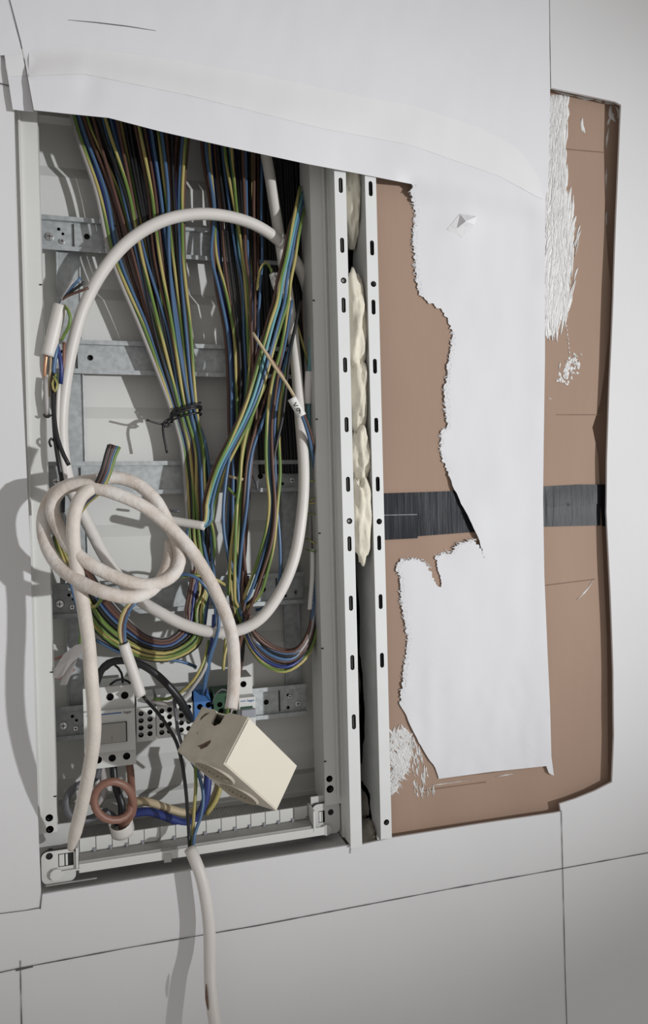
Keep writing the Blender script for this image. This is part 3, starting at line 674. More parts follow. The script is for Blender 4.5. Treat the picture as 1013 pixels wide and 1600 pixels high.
tag(tube('insulated_wire', [(100, 478, .010), (106, 484, .004), (110, 497, .004), (107, 512, .006), (101, 522, .010), (96, 532, .012)], 0.0016, 'wire_earth'), 'short green-and-yellow wire bent back beside the white sheath', 'wire')
for lb, m, pts, r in (('brown wire leaving the bottom of the cut sheath', 'wire_copper', [(74, 545, .016), (72, 560, .016), (70, 580, .018), (70, 600, .022)], .0016),
                      ('beige wire leaving the bottom of the cut sheath', 'wire_beige', [(79, 548, .016), (80, 565, .016), (78, 590, .018), (76, 620, .020)], .0014),
                      ('grey wire along the left flange edge', 'wire_grey', [(71, 590, .014), (72, 615, .012), (74, 650, .014)], .0022),
                      ('dark blue wire under the cut sheath', 'wire_darkblue', [(86, 532, .018), (92, 550, .016), (96, 575, .016), (95, 600, .020)], .0020),
                      ('pink-brown wire under the cut sheath', 'wire_thickbrown', [(100, 535, .02), (100, 560, .018), (97, 585, .020)], .0016),
                      ('blue wire hooked under the cut sheath', 'wire_blue', [(89, 530, .016), (88, 550, .014), (84, 575, .016), (86, 610, .020)], .0020),
                      ('twisted black wire pair hanging beside the left flange', 'wire_black', [(84, 570, .018), (83, 610, .014), (84, 645, .010), (90, 685, .006), (100, 712, .004), (108, 727, .004)], .0020),
                      ('black wire dropping to the coil beside the left flange', 'wire_black', [(86, 590, .020), (84, 640, .012), (87, 690, .008), (93, 730, .006), (98, 758, .008), (98, 800, .014)], .0021),
                      ('thin black hook at the left flange', 'wire_black', [(85, 690, .010), (80, 685, .008), (77, 691, .008), (80, 698, .010)], .0011),
                      ('tiny black tie end on the left flange', 'wire_black', [(69, 650, .012), (75, 652, .010), (80, 648, .010)], .0010),
                      ('green wire tangled under the cut sheath', 'wire_earth', [(88, 585, .014), (82, 600, .012), (86, 612, .010), (90, 600, .010), (84, 588, .012)], .0012)):
    tag(tube('insulated_wire', pts, r, m), lb, 'wire')
cable('thin white cable just left of the ring cable', [(92, 600, .016), (90, 640, .016), (90, 680, .016), (98, 720, .018), (104, 760, .03)], .0021)
# the flat fan of wires leaving the coil end
for i, (c, dx) in enumerate((('black', -7), ('brown', -4.5), ('black', -2), ('brown', 0.5), ('blue', 3.5), ('earth', 6.5))):
    tag(tube('insulated_wire', [(122 + dx * .2, 800 + i, -.030), (134 + dx * .5, 782 + i * .8, -.040), (152 + dx * .8, 762 + i * 1.2, -.054), (166 + dx, 735 + i * .6, -.058), (173 + dx * 1.1, 712, -.058), (179 + dx * 1.2, 694 + abs(i - 1) * 1.0, -.058)], 0.0016, 'wire_' + c),
        ('cut %s wire, %s from the left in the bunch poking up from the coil' % ({'earth': 'green-and-yellow'}.get(c, c), ('first', 'second', 'third', 'fourth', 'fifth', 'last')[i])), 'wire', 'cut wires poking up from the coil')
sheath('small white sheath end with wires at the tied bundle', [(262, 812, .040), (285, 816, .036), (303, 819, .032), (320, 822, .028)], 0.0044)
tag(tube('insulated_wire', [(252, 797, .05), (266, 798, .046), (281, 799, .042)], .0014, 'wire_darkgrey'), 'short dark wire stub above the small white sheath', 'wire')
sheath('straight white sheath end above the terminal blocks', [(193, 1005, .004), (202, 1032, .006), (211, 1058, .008), (220, 1086, .010)], 0.0052)
for c, d in (('beige', -3), ('brown', 0), ('blue', 3), ('earth', -5)):
    tag(tube('insulated_wire', [(195 + d * .5, 1015, .006), (192 + d, 995, .006), (192 + d, 975, .004), (200 + d, 952, .000), (215 + d, 937, .004), (235 + d, 925, .020), (260 + d, 912, .040)], .0017, 'wire_' + c), '%s wire curving into the straight white sheath' % {'earth': 'green-and-yellow'}.get(c, c), 'wire')

# ================================================================== thin wires
NAMES = {'b': 'blue', 'n': 'brown', 'g': 'earth', 'k': 'black', 'w': 'grey', 't': 'teal', 'd': 'darkblue'}
WORDS = {'b': 'blue', 'n': 'brown', 'g': 'green-and-yellow', 'k': 'black', 'w': 'pale grey', 't': 'teal', 'd': 'dark blue'}
def wire(c, px, where, group, r=0.00175):
    o = tube('insulated_wire', px, r, 'wire_' + NAMES[c]); return tag(o, WORDS[c] + ' insulated wire ' + where, 'wire', group)
rnd = random.Random(11)
ORD = ['first', 'second', 'third', 'fourth', 'fifth', 'sixth', 'seventh', 'eighth', 'ninth', 'tenth', 'eleventh', 'twelfth', 'thirteenth', 'fourteenth', 'fifteenth', 'sixteenth', 'seventeenth', 'eighteenth', 'nineteenth', 'twentieth']
_o9 = ORD[:9]
for ten, tenth in (('twenty', None), ('thirty', 'thirtieth'), ('forty', 'fortieth'), ('fifty', 'fiftieth'), ('sixty', 'sixtieth')):
    if tenth: ORD.append(tenth)
    ORD += [ten + '-' + q for q in _o9]
LB = [('w',117,150,172,222,268,284,292,296),('g',121,156,178,228,271,286,294,298),('b',129,166,186,234,273,288,296,300),('n',136,176,205,236,275,289,297,299),
      ('g',142,186,212,246,278,290,294,302),('n',150,180,208,240,276,288,298,304),('k',158,196,218,243,277,292,300,303),('b',164,192,215,241,280,294,299,294),
      ('g',169,200,222,252,281,296,303,306),('b',176,204,227,262,284,299,306,308),('n',185,206,222,250,282,297,304,309),('g',191,212,232,266,286,299,307,302),
      ('k',203,219,238,258,287,301,309,311),('n',212,232,242,268,289,303,311,309),('g',218,236,249,270,291,305,307,312),('n',226,242,252,273,292,307,313,314),
      ('b',236,250,262,279,296,309,314,316),('k',241,255,266,277,294,306,312,315),('g',247,259,270,285,299,313,318,320),('b',252,262,264,276,297,311,316,319),
      ('n',259,268,273,281,300,315,321,318),('k',268,272,278,290,302,318,323,322),('n',276,273,280,293,304,319,325,324),('b',287,281,283,291,305,322,329,330),
      ('g',292,285,286,299,308,318,322,335),('n',296,287,289,297,306,320,327,328),
      ('k',154,190,212,238,274,287,293,300),('d',180,200,218,247,279,293,301,305),('k',196,215,235,255,283,300,305,310),('d',232,247,258,272,290,306,310,317),('k',222,240,256,276,293,309,317,321)]
_s = sorted(LB, key=lambda r: r[1])
for a_, b_ in zip(_s[:-1], _s[1:]):
    LB.append(('kkdnk'[len(LB) % 5],) + tuple((p_ + q_) / 2 + (0.35 if k_ == 0 else 0) for k_, (p_, q_) in enumerate(zip(a_[1:], b_[1:]))))  # dark wires added behind the rows, for solid shadow and dark gaps
NBACK = len(_s)
inn = [(290, 972), (264, 998), (232, 995), (202, 972), (172, 940), (146, 900), (120, 855), (100, 822)]
out_ = [(312, 1005), (272, 1030), (232, 1031), (192, 1017), (154, 990), (128, 948), (98, 884), (84, 838)]
nl = len(LB)
for i, row in enumerate(LB):
    c, xs = row[0], row[1:]
    zoff = rnd.uniform(-.007, .007); yt = 172 + .158 * (xs[0] - 50)
    front = {'g': -.005, 'b': -.006, 'w': -.006, 'n': -.005}.get(c, -.004)
    if i >= NBACK: front, zoff = .005, zoff * .4
    pts = [(xs[0] - (xs[1] - xs[0]) * .45, yt - 45, .066 + zoff * .5), (xs[0], 200, .066 + zoff + front)]
    for x, y, Y in zip(xs[1:], (300, 400, 520, 642, 700, 780, 850), (.064, .064, .064, .066, .066, .064, .058)):
        k = .35 if y in (642, 700) else .8
        pts.append((x + rnd.uniform(-1, 1), y, Y + zoff * k + front * .8))
    j = rnd.random() if i < nl - 6 else None
    if i in (23, 19, 28) or (i > 23 and c in 'b'):
        pts += [(335 + rnd.uniform(-4, 4), 930, .035), (338 + rnd.uniform(-3, 3), 985, .028), (326 + rnd.uniform(-2, 3), 1030, .03), (319 + rnd.uniform(-3, 3), 1085, .044)]
    else:
        j = (i * 0.618) % 1.0
        pts.append((300 + 26 * j + rnd.uniform(-5, 5), 918, .046 + zoff * .6)); pts.append((294 + 26 * j + rnd.uniform(-4, 4), 952, .042 + zoff * .6))
        for (a, b), (a2, b2), Y in zip(inn, out_, (.040, .036, .034, .034, .036, .042, .050, .060)):
            pts.append((a + (a2 - a) * j, b + (b2 - b) * j, Y + zoff * .7))
    wire(c, pts, '%s from the left where the tied bundle fans out' % ORD[sorted(r[1] for r in LB).index(xs[0])], 'wires of the tied bundle', 0.0018 if c != 'w' else .0021)
# black tie with tails
for k, (dy, a) in enumerate(((-8, 4), (0, -1), (6, 1), (-3, 2))):
    pts = [(266, 655 + dy * .4, .060), (270, 650 + dy, .054), (282, 645 + dy + a * .3, .051), (298, 640 + dy + a, .051), (310, 638 + dy + a, .055), (315, 640 + dy + a, .064), (307, 645 + dy, .079), (288, 650 + dy, .082), (272, 653 + dy, .076), (266, 656 + dy * .5, .064)]
    if k == 0: tie = empty('wire_tie', (0, 0, 0), 'black wire tie wound round the bundle with two loose tails', 'wire tie')
    tube('tie_turn', pts, .0011, 'wire_black', tie)
tube('tie_turn', [(285, 643, .051), (298, 634, .050), (314, 629, .052)], .0011, 'wire_black', tie)
tube('tie_tail', [(268, 652, .056), (258, 662, .056), (248, 662, .054), (238, 659, .052), (229, 656, .050)], .0011, 'wire_black', tie)
tube('tie_tail', [(264, 655, .056), (256, 661, .054), (255, 675, .052), (258, 692, .052), (261, 708, .052)], .0013, 'wire_black', tie)
tube('tie_knot', [(270, 655, .056), (262, 660, .053), (266, 664, .055), (258, 666, .053), (256, 660, .052)], .0014, 'wire_black', tie)

ys = (240, 330, 400, 450, 520, 600, 660, 720, 800, 860)
MB = [('n',316,329,333,338,351,357,358,361,362,364),('b',323,335,331,342,356,362,362,364,364,366),('g',328,335,338,352,366,369,371,372,371,368),('k',333,340,344,350,362,372,372,368,366,366),
      ('b',348,360,370,379,381,384,378,366,357,355),('g',352,367,378,383,387,389,380,377,369,363),('t',358,368,375,386,390,391,384,374,373,369),('g',363,371,380,388,392,388,380,379,375,370),
      ('n',380,383,384,390,394,396,392,387,381,381),('b',384,386,388,393,396,393,388,385,377,373),('g',393,391,394,393,395,398,396,390,384,378),('n',397,397,398,398,399,402,400,394,386,383),
      ('b',410,409,410,407,402,398,390,386,379,376),('k',340,352,358,364,372,377,374,371,370,371),('k',376,380,382,386,391,394,390,383,378,375),('d',330,337,341,346,359,366,366,367,368,369),
      ('k',388,392,396,402,406,404,398,392,388,383),('d',370,376,378,382,385,387,383,379,374,372)]
_s = sorted(MB, key=lambda r: r[1]); NB2 = len(_s)
for a_, b_ in zip(_s[:-1], _s[1:]):
    MB.append(('kknk'[len(MB) % 4],) + tuple((p_ + q_) / 2 + (0.35 if k_ == 0 else 0) for k_, (p_, q_) in enumerate(zip(a_[1:], b_[1:]))))  # same dark filler wires added here to deepen the gaps
for i, row in enumerate(MB):
    c, xs = row[0], row[1:]; zo = rnd.uniform(-.008, .008) + {'k': .002, 'd': .002}.get(c, -.004) + (.006 if i >= NB2 else 0); zo = min(zo, .006); yt = 172 + .158 * (xs[0] - 50)
    pts = [(xs[0] - 3, yt - 40, .062 + zo * .4)]
    for x, y, Y in zip(xs, ys, (.068, .066, .064, .064, .064, .064, .062, .060, .056, .050)): pts.append((x + rnd.uniform(-.8, .8), y, Y + zo))
    e = (i * .618) % 1; pts += [(360 + 20 * e, 925, .040 + zo * .5), (366 + 16 * e, 958, .038 + zo * .4)]
    # most carry on into the U on the right
    if i % 3 != 2:
        j = (i * .381) % 1
        for (a, b), (a2, b2), Y in zip([(400, 990), (432, 1012), (462, 1014), (482, 985), (489, 930), (488, 800), (486, 700), (480, 600)], [(390, 1010), (416, 1040), (446, 1049), (478, 1028), (496, 985), (501, 930), (499, 800), (497, 690)], (.040, .040, .040, .044, .048, .052, .056, .060)):
            pts.append((a + (a2 - a) * j, b + (b2 - b) * j, Y + zo * .5))
    else:
        pts += [(372 + 10 * e, 990, .045), (368 + 10 * e, 1040, .055), (362 + 8 * e, 1075, .06)] if c != 'g' else [(356, 975, .04), (352, 1010, .036), (349, 1045, .036)]
    wire(c, pts, '%s from the left at the top of the middle bundle' % ORD[sorted(r[1] for r in MB).index(xs[0])], 'wires of the middle bundle')
# extra U wires with bright colours
for i, (c, j) in enumerate((('g', 1.0), ('g', .93), ('n', .55), ('b', .45), ('w', .35), ('k', .7), ('b', .2), ('n', .1), ('d', .8), ('k', .3))):
    pts = [(388 - 6 * j, 900, .046), (384 - 8 * j, 950, .036)]
    for (a, b), (a2, b2), Y in zip([(400, 990), (432, 1012), (462, 1014), (482, 985), (489, 930), (488, 800), (486, 700), (478, 560), (470, 460)], [(390, 1010), (416, 1040), (446, 1049), (478, 1028), (496, 985), (501, 930), (499, 800), (497, 690), (490, 560)], (.034, .032, .032, .036, .042, .048, .054, .060, .064)):
        pts.append((a + (a2 - a) * j, b + (b2 - b) * j, Y + rnd.uniform(-.003, .003)))
    wire(c, pts, 'sagging in the lower right loop, %s from the outside' % ORD[sorted((1.0, .93, .55, .45, .35, .7, .2, .1, .8, .3), reverse=True).index(j)], 'wires of the lower right loop', .0019)
# diagonal bundle from the top right down to the small sheath
dg = [(474, 292), (462, 350), (452, 403), (444, 440), (440, 470), (430, 504), (419, 543), (408, 584), (396, 622), (381, 658), (366, 688), (346, 727), (333, 765), (327, 790), (326, 812), (318, 822), (305, 820)]
for i, (c, d, dx2) in enumerate((('g', -6, -3), ('t', -1.5, 0), ('b', 4, 3), ('g', 8.5, 2), ('n', -9.5, -1))):
    pts = []
    for k, (x, y) in enumerate(dg):
        t = k / (len(dg) - 1); a = d * (.45 + .75 * math.sin(math.pi * min(1, .15 + t * .85)))
        pts.append((x + a + 1.2 * math.sin(i * 2 + k * .7), y + (8 * i if k == 0 else 0), (.050 if k == 0 else .030 - .014 * math.sin(math.pi * min(1, t * 1.3))) + i * .0012))
    wire(c, pts, 'crossing diagonally from top right to the small sheath, %s of five' % ORD[i], 'diagonal wires')
for c, pts in (('g', [(404, 625), (385, 682), (376, 735), (370, 798), (368, 851), (367, 905), (368, 940), (375, 952)]),
               ('n', [(425, 590), (408, 643), (397, 679), (387, 720), (383, 762), (381, 798), (381, 860), (386, 920)]),
               ('b', [(430, 600), (410, 661), (396, 700), (390, 735), (386, 790), (378, 850), (372, 920)]),
               ('g', [(415, 600), (394, 650), (380, 700), (374, 760), (366, 820), (360, 870), (357, 930)]),
               ('b', [(390, 640), (372, 680), (360, 712), (352, 760), (349, 810), (353, 850), (366, 895), (378, 930)]),
               ('g', [(452, 470), (440, 540), (425, 600), (419, 640), (416, 691), (417, 735), (421, 785), (417, 824), (402, 878), (380, 938)]),
               ('b', [(456, 470), (445, 540), (430, 600), (423, 645), (421, 700), (422, 740), (425, 790), (420, 832), (406, 886), (384, 940), (372, 950)]),
               ('n', [(448, 480), (440, 550), (430, 620), (425, 665), (426, 720), (430, 800), (424, 850), (407, 905), (396, 938), (382, 975), (374, 1010), (372, 1045)]),
               ('b', [(460, 520), (440, 590), (430, 650), (430, 720), (433, 790), (438, 860), (436, 910), (421, 946), (400, 953)]),
               ('g', [(450, 560), (437, 640), (436, 690), (438, 740), (433, 800), (428, 850), (416, 900), (405, 932), (385, 950)]),
               ('k', [(470, 470), (452, 560), (442, 650), (428, 720), (428, 800), (418, 860), (396, 920)]),
               ('n', [(436, 600), (428, 660), (428, 730), (432, 810), (424, 860), (410, 900), (400, 930), (385, 945)])):
    n = len(pts); zo = rnd.uniform(-.004, .004); nbow = globals().get('nbow', -1) + 1
    wire(c, [(x, y, .050 - .028 * math.sin(math.pi * (.15 + .7 * k / (n - 1))) + zo) for k, (x, y) in enumerate(pts)], 'bowing out of the middle bundle low down, strand %s' % ORD[nbow], 'bowed wires right of the middle bundle')
# dark wires of the upper right corner, packed into an added curtain for its shade
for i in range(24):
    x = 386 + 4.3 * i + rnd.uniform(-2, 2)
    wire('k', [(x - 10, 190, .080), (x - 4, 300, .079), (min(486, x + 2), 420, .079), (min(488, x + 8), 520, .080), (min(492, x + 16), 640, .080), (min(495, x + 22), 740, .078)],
         'added to fill the shaded upper right corner, %s from the left' % ORD[i], 'dark wires filling the shade of the upper right corner', .0029)
# short odd wires of the middle
for lb, m, pts, r in (('yellow wire bent like a hook into the upper marker sleeve', 'wire_earth', [(402, 454, .050), (404, 435, .046), (408, 418, .044), (415, 411, .044), (421, 416, .045), (426, 430, .046), (430, 442, .046)], .0015),
                      ('copper-ended brown wire leading into the white marker sleeve', 'wire_beige', [(395, 520, .010), (412, 546, .006), (430, 574, .002), (447, 598, .000), (459, 618, -.001), (464, 628, -.001)], .0017),
                      ('thin brown wire twisted beside the marker sleeve wire', 'wire_thickbrown', [(398, 526, .012), (416, 550, .008), (432, 572, .006), (444, 590, .006)], .0013),
                      ('teal wire standing up out of the toothed sleeve', 'wire_teal', [(486, 528, .036), (485, 555, .036), (483, 585, .036), (482, 630, .038), (484, 690, .044), (485, 760, .05)], .0020),
                      ('blue wire leaving the marker sleeve downwards', 'wire_blue', [(469, 642, .002), (476, 660, .010), (487, 700, .024), (494, 750, .04)], .0017),
                      ('brown wire leaving the marker sleeve downwards', 'wire_brown', [(471, 641, .002), (480, 660, .010), (490, 695, .024), (496, 740, .04)], .0015),
                      ('yellow wire slanting behind the ring cable', 'wire_earth', [(455, 480, .05), (468, 520, .048), (478, 555, .046), (484, 580, .05)], .0015),
                      ('beige wire stub across the middle bundle', 'wire_beige', [(356, 743, .036), (365, 746, .034), (380, 749, .034)], .0015),
                      ('green wire stub across the middle bundle', 'wire_earth', [(354, 760, .038), (362, 768, .036), (371, 778, .036)], .0014),
                      ('dark curved wire end on the third rail', 'wire_darkgrey', [(388, 741, .066), (396, 745, .060), (401, 756, .058), (402, 766, .058)], .0013),
                      ('blue wire arching left from below the tied bundle', 'wire_blue', [(270, 905, .03), (290, 897, .022), (310, 905, .020), (325, 922, .022), (336, 945, .03)], .0017),
                      ('yellow wire lying across the tied bundle', 'wire_earth', [(278, 902, .03), (310, 899, .026), (332, 903, .028), (352, 914, .034)], .0016),
                      ('yellow wire end hanging below the ring cable', 'wire_earth', [(362, 985, .03), (356, 1005, .028), (351, 1025, .026), (349, 1047, .026)], .0016),
                      ('thin brown wire dropping to the single breaker', 'wire_brown', [(392, 960, .02), (378, 1000, .03), (372, 1030, .04), (371, 1052, .046)], .0012),
                      ('blue wire running into the blue terminal', 'wire_blue', [(342, 945, .02), (341, 985, .018), (328, 1025, .022), (320, 1060, .034), (318, 1084, .044)], .0017),
                      ('dark blue wire running into the blue terminal', 'wire_darkblue', [(334, 960, .026), (331, 1000, .024), (322, 1040, .03), (321, 1084, .046)], .0016),
                      ('green-and-yellow wire sweeping to the terminal blocks', 'wire_earth', [(327, 1000, .03), (318, 1035, .024), (303, 1062, .022), (285, 1080, .026), (262, 1092, .03), (240, 1092, .034)], .0016),
                      ('grey wire sweeping to the terminal blocks', 'wire_grey', [(330, 1000, .03), (320, 1045, .024), (303, 1072, .022), (285, 1092, .026), (262, 1100, .03), (236, 1096, .034)], .0019),
                      ('blue wire arching over the terminal blocks', 'wire_blue', [(150, 1000, .04), (185, 1018, .036), (220, 1028, .034), (255, 1030, .032), (285, 1034, .034), (306, 1042, .044)], .0017),
                      ('thin black loop above the main switch', 'wire_black', [(166, 1046, .05), (178, 1038, .046), (190, 1052, .046), (192, 1070, .05)], .0012),
                      ('thin black wire arched on top of the main switch', 'wire_black', [(172, 1070, .044), (182, 1063, .040), (194, 1062, .040), (205, 1068, .044)], .0011),
                      ('green wire end sticking up beside the dropping cable', 'wire_earth', [(124, 1010, .03), (127, 990, .026), (125, 965, .026), (131, 945, .03), (146, 948, .02), (162, 930, -.03)], .0017),
                      ('blue wire running down behind the coil', 'wire_blue', [(104, 890, .04), (114, 925, .036), (122, 955, .034), (128, 985, .034), (140, 1000, .04)], .0016),
                      ('dark wire bent behind the coil', 'wire_darkblue', [(88, 830, .05), (100, 850, .04), (112, 842, .03), (106, 820, .03), (98, 826, .034)], .0018)):
    tag(tube('insulated_wire', pts, r, m), lb, 'wire')
# green binding wire wound round the loop at the right
for k, (y0, y1) in enumerate(((749, 752), (780, 777), (785, 786), (801, 804), (842, 850), (858, 862))):
    tag(tube('insulated_wire', [(478, y0, .058), (484, y0 + 2, .030), (494, y1, .030), (501, y1 + 1, .040)], .0009, 'wire_earth'), 'thin green binding turn at the right flange, %s from the top' % ORD[k], 'wire', 'green binding turns at the right flange')
# marker sleeves
def sleeve(label, px, r, m='sleeve', teeth=0, txt=None):
    me = tube_mesh('marker_sleeve', [P(*q) for q in px], r, 14, .002, hollow=True)
    o = link('marker_sleeve', me, m); s = o.modifiers.new('thickness', 'SOLIDIFY'); s.thickness = .0006; s.offset = -1
    tag(o, label, 'sleeve')
    a, b = P(*px[0]), P(*px[-1]); ax = (b - a).normalized()
    if teeth:
        bm = bmesh.new(); sd = Vector((1, 0, 0))
        for i in range(teeth):
            c = a.lerp(b, (i + .5) / teeth) + sd * r; h = (b - a).length / teeth * .3
            v = [bm.verts.new(c + ax * -h), bm.verts.new(c + ax * h), bm.verts.new(c + sd * .0012)]; v2 = [bm.verts.new(q.co + Vector((0, .0016, 0))) for q in v]
            bm.faces.new(v); bm.faces.new(v2[::-1])
            for q in range(3): bm.faces.new((v[q], v2[q], v2[(q + 1) % 3], v[(q + 1) % 3]))
        bm_obj('sleeve_teeth', bm, m, o)
    if txt:
        fr = (Vector((0, -DIST, 0)) - a).normalized(); fr = (fr - ax * fr.dot(ax)).normalized(); up = fr.cross(ax)
        for t, f in txt:
            text_mesh('printed_mark', t, .0088, a.lerp(b, f) + fr * (r + .0002), up, -ax, 'print_black', o)
    return o
sleeve('white marker sleeve printed with black characters in front of the ring cable', [(456, 622, -.002), (462, 632, -.002), (472, 650, -.002)], .0047, txt=(('<', .40), ('9', .72)))
sleeve('shaded marker sleeve on the hooked yellow wire', [(427, 428, .046), (431, 443, .046), (437, 460, .048)], .0046, txt=(('C', .3), ('O', .72)))
sleeve('pale toothed sleeve on the teal wire beside the right flange', [(483, 581, .036), (481.5, 606, .036), (480.5, 631, .038)], .0042, 'sleeve', 9)
sleeve('long toothed white sleeve strip low beside the right flange', [(488, 858, .034), (488, 900, .036), (484, 952, .038)], .0024, 'sleeve', 14)

# ================================================================== devices on the bottom rail
def dev_x(px, Y=.03, py=1130): return P(px, py, Y).x
def device(e, x0, x1, zt, zb, ysh, yn, top_holes, bot_holes, znt, znb, m='white_plastic'):
    bm = bmesh.new()
    plate(bm, rect(x0, x1, znt, zt), ysh, top_holes, depth=.075 - ysh, hdepth=.006)
    plate(bm, rect(x0, x1, zb, znb), ysh, bot_holes, depth=.075 - ysh, hdepth=.006)
    box(bm, x0, x1, yn, .074, znb, znt)
    return bm_obj('housing', bm, [m, 'hole'], e, 0.0006)
sw = empty('main_switch', (0, 0, 0), 'light grey three-pole main switch at the left end of the bottom rail', 'switch')
sx0, sx1 = dev_x(131, .036), dev_x(211, .036, 1120); szt, szb = P(170, 1073, .036).z, P(170, 1199, .036).z
znt, znb = P(170, 1110, .030).z, P(170, 1176, .030).z
def cc(px, py, Y, r): p = P(px, py, Y); return circ(p.x, p.z, r, n=18)
device(sw, sx0, sx1, szt, szb, .036, .030, [cc(172, 1089, .036, .0037), cc(195, 1086.5, .036, .0037), cc(149, 1091.5, .036, .0037)], [cc(153.5, 1187.5, .036, .0036), cc(175.5, 1184.5, .036, .0036), cc(198, 1181.5, .036, .0036)], znt, znb)
a, b = P(154, 1117.5, .0297), P(190, 1113, .0297); zl = (a.z + b.z) / 2
boxes('blue_line', [(sx0 + .003, b.x, .0296, .0302, zl - .0005, zl + .0005)], 'print_blue', sw)
text_mesh('printed_mark', 'hager', .0036, (b.x + .0058, .0297, zl), (1, 0, 0), (0, 0, 1), 'print_grey', sw)
wz1, wz0 = P(175, 1130, .029).z, P(175, 1160, .029).z; wx0, wx1 = P(150, 1145, .029).x, P(197, 1143, .029).x
boxes('lever_frame', [(wx0 - .001, wx1 + .001, .0292, .0302, wz0 - .0007, wz1 + .0002)], 'hole', sw)
boxes('lever_window', [(wx0, wx1, .0270, .0300, wz0, wz1)], 'window_smoke', sw, .0006)
boxes('lever_mark', [((wx0 + wx1) / 2 + .0005, (wx0 + wx1) / 2 + .0009, .0268, .0271, wz0 + .002, wz0 + .008)], 'print_grey', sw)
# pale terminal blocks with two columns of four holes each
tb_px = [(213, 251), (252, 275), (276, 304)]
cols = [((220.5, 234.5), 213, 243.5), ((253, 265), 244.5, 274), ((283.5, 295), 275, 303)]
rows = (1115, 1126, 1137.5, 1148.5)
for i, (cx, p0, p1) in enumerate(cols):
    e = empty('terminal_block', (0, 0, 0), ('pale terminal block next to the main switch', 'middle pale terminal block crossed by the black wire', 'pale terminal block next to the blue terminal')[i], 'terminal block', 'pale terminal blocks')
    x0, x1 = P(p0, 1130, .040).x, P(p1, 1128, .040).x
    zt_, zb_ = P((p0 + p1) / 2, 1106 - i * 3.5, .040).z, P((p0 + p1) / 2, 1158 - i * 5, .040).z
    hs = []
    for q, px in enumerate(cx):
        for py in rows: hs.append(cc(px, py - q * 2.2 - i * 4.0, .040, .0026))
    bm = bmesh.new(); plate(bm, rect(x0, x1, zb_, zt_), .040, hs, depth=.034, hdepth=.007); bm_obj('block_body', bm, ['white_plastic', 'hole'], e, .0004)
    for h in hs:
        cx_ = sum(v[0] for v in h) / len(h); cz_ = sum(v[1] for v in h) / len(h)
        bm = bmesh.new(); cyl(bm, (cx_, .0465, cz_), (0, -1, 0), .0019, .0012, 10); box(bm, cx_ - .0015, cx_ + .0015, .0450, .0454, cz_ - .0003, cz_ + .0003, 1)
        bm_obj('terminal_screw', bm, ['wire_darkgrey' if random.random() < .55 else 'galvanised', 'hole'], e)
    boxes('block_top', [(x0 + .0008, x1 - .0008, .046, .074, zt_, zt_ + .010)], 'grey_plastic', e, .0005)
bt = empty('blue_terminal', (0, 0, 0), 'blue neutral terminal block behind the ivory box', 'terminal block')
x0, x1 = P(303.5, 1100, .038).x, P(330, 1100, .038).x; z1, z0 = P(318, 1096, .038).z, P(318, 1150, .038).z
bm = bmesh.new(); plate(bm, rect(x0, x1, z0, z1), .038, [cc(312.5, 1104.5, .038, .0030), cc(326, 1101.5, .038, .0030)], depth=.036, hdepth=.006); bm_obj('block_body', bm, ['term_blue', 'hole'], bt, .0004)
bm = bmesh.new()
for q in ((x0, x0), ):
    va = [bm.verts.new(v) for v in ((x0, .038, z1), (x1, .038, z1), (x1 - .002, .050, z1 + .010), (x0 + .001, .050, z1 + .010), (x1 - .002, .072, z1 + .010), (x0 + .001, .072, z1 + .010), (x0, .072, z1), (x1, .072, z1))]
    for f in ((0, 1, 2, 3), (3, 2, 4, 5), (0, 3, 5, 6), (1, 7, 4, 2), (6, 5, 4, 7)): bm.faces.new([va[k] for k in f])
bm_obj('sloped_top', bm, 'term_blue', bt)
gt = empty('green_terminal', (0, 0, 0), 'dark green earth terminal block behind the box cable', 'terminal block')
x0, x1 = P(334, 1100, .040).x, P(366, 1098, .040).x; z1, z0 = P(350, 1083, .040).z, P(350, 1150, .040).z
bm = bmesh.new(); plate(bm, rect(x0, x1, z0, z1), .040, [cc(343.5, 1101, .040, .0028), cc(345.5, 1111, .040, .0028), cc(356, 1098, .040, .0028)], depth=.034, hdepth=.006); bm_obj('block_body', bm, ['term_green', 'hole'], gt, .0006)
tube('wire_bridge', [(332, 1100, .036), (337, 1085, .034), (347, 1077, .036), (356, 1080, .038)], .0008, 'wire_darkgrey', gt)
br = empty('circuit_breaker', (0, 0, 0), 'single light grey circuit breaker at the right of the bottom rail', 'circuit breaker')
x0, x1 = P(369, 1070, .040).x, P(394.5, 1070, .040).x; z1, z0 = P(382, 1058, .040).z, P(382, 1178, .040).z; zn1, zn0 = P(384, 1089, .028).z, P(384, 1150, .028).z
device(br, x0, x1, z1, z0, .040, .026, [cc(380.5, 1069, .040, .0033)], [cc(381, 1168, .040, .0033)], zn1, zn0)
za = P(386, 1095, .0258).z; xa, xb = P(374, 1095, .0258).x, P(397, 1095, .0258).x
boxes('blue_line', [(x0 + .002, (x0 + x1) / 2 - .001, .0257, .0262, za - .0004, za + .0004)], 'print_blue', br)
text_mesh('printed_mark', 'hager', .0034, ((x0 + x1) / 2 + .0042, .0258, za), (1, 0, 0), (0, 0, 1), 'print_blue', br)
zlv = P(386, 1112, .024).z
boxes('toggle_lever', [(x0 + .0015, x1 - .0006, .0195, .028, zlv - .0055, zlv + .0030)], 'lever_grey', br, .0008)
boxes('toggle_slot', [(x0 + .0015, x1 - .003, .0256, .0262, zlv + .0030, zlv + .0050)], 'term_green', br)

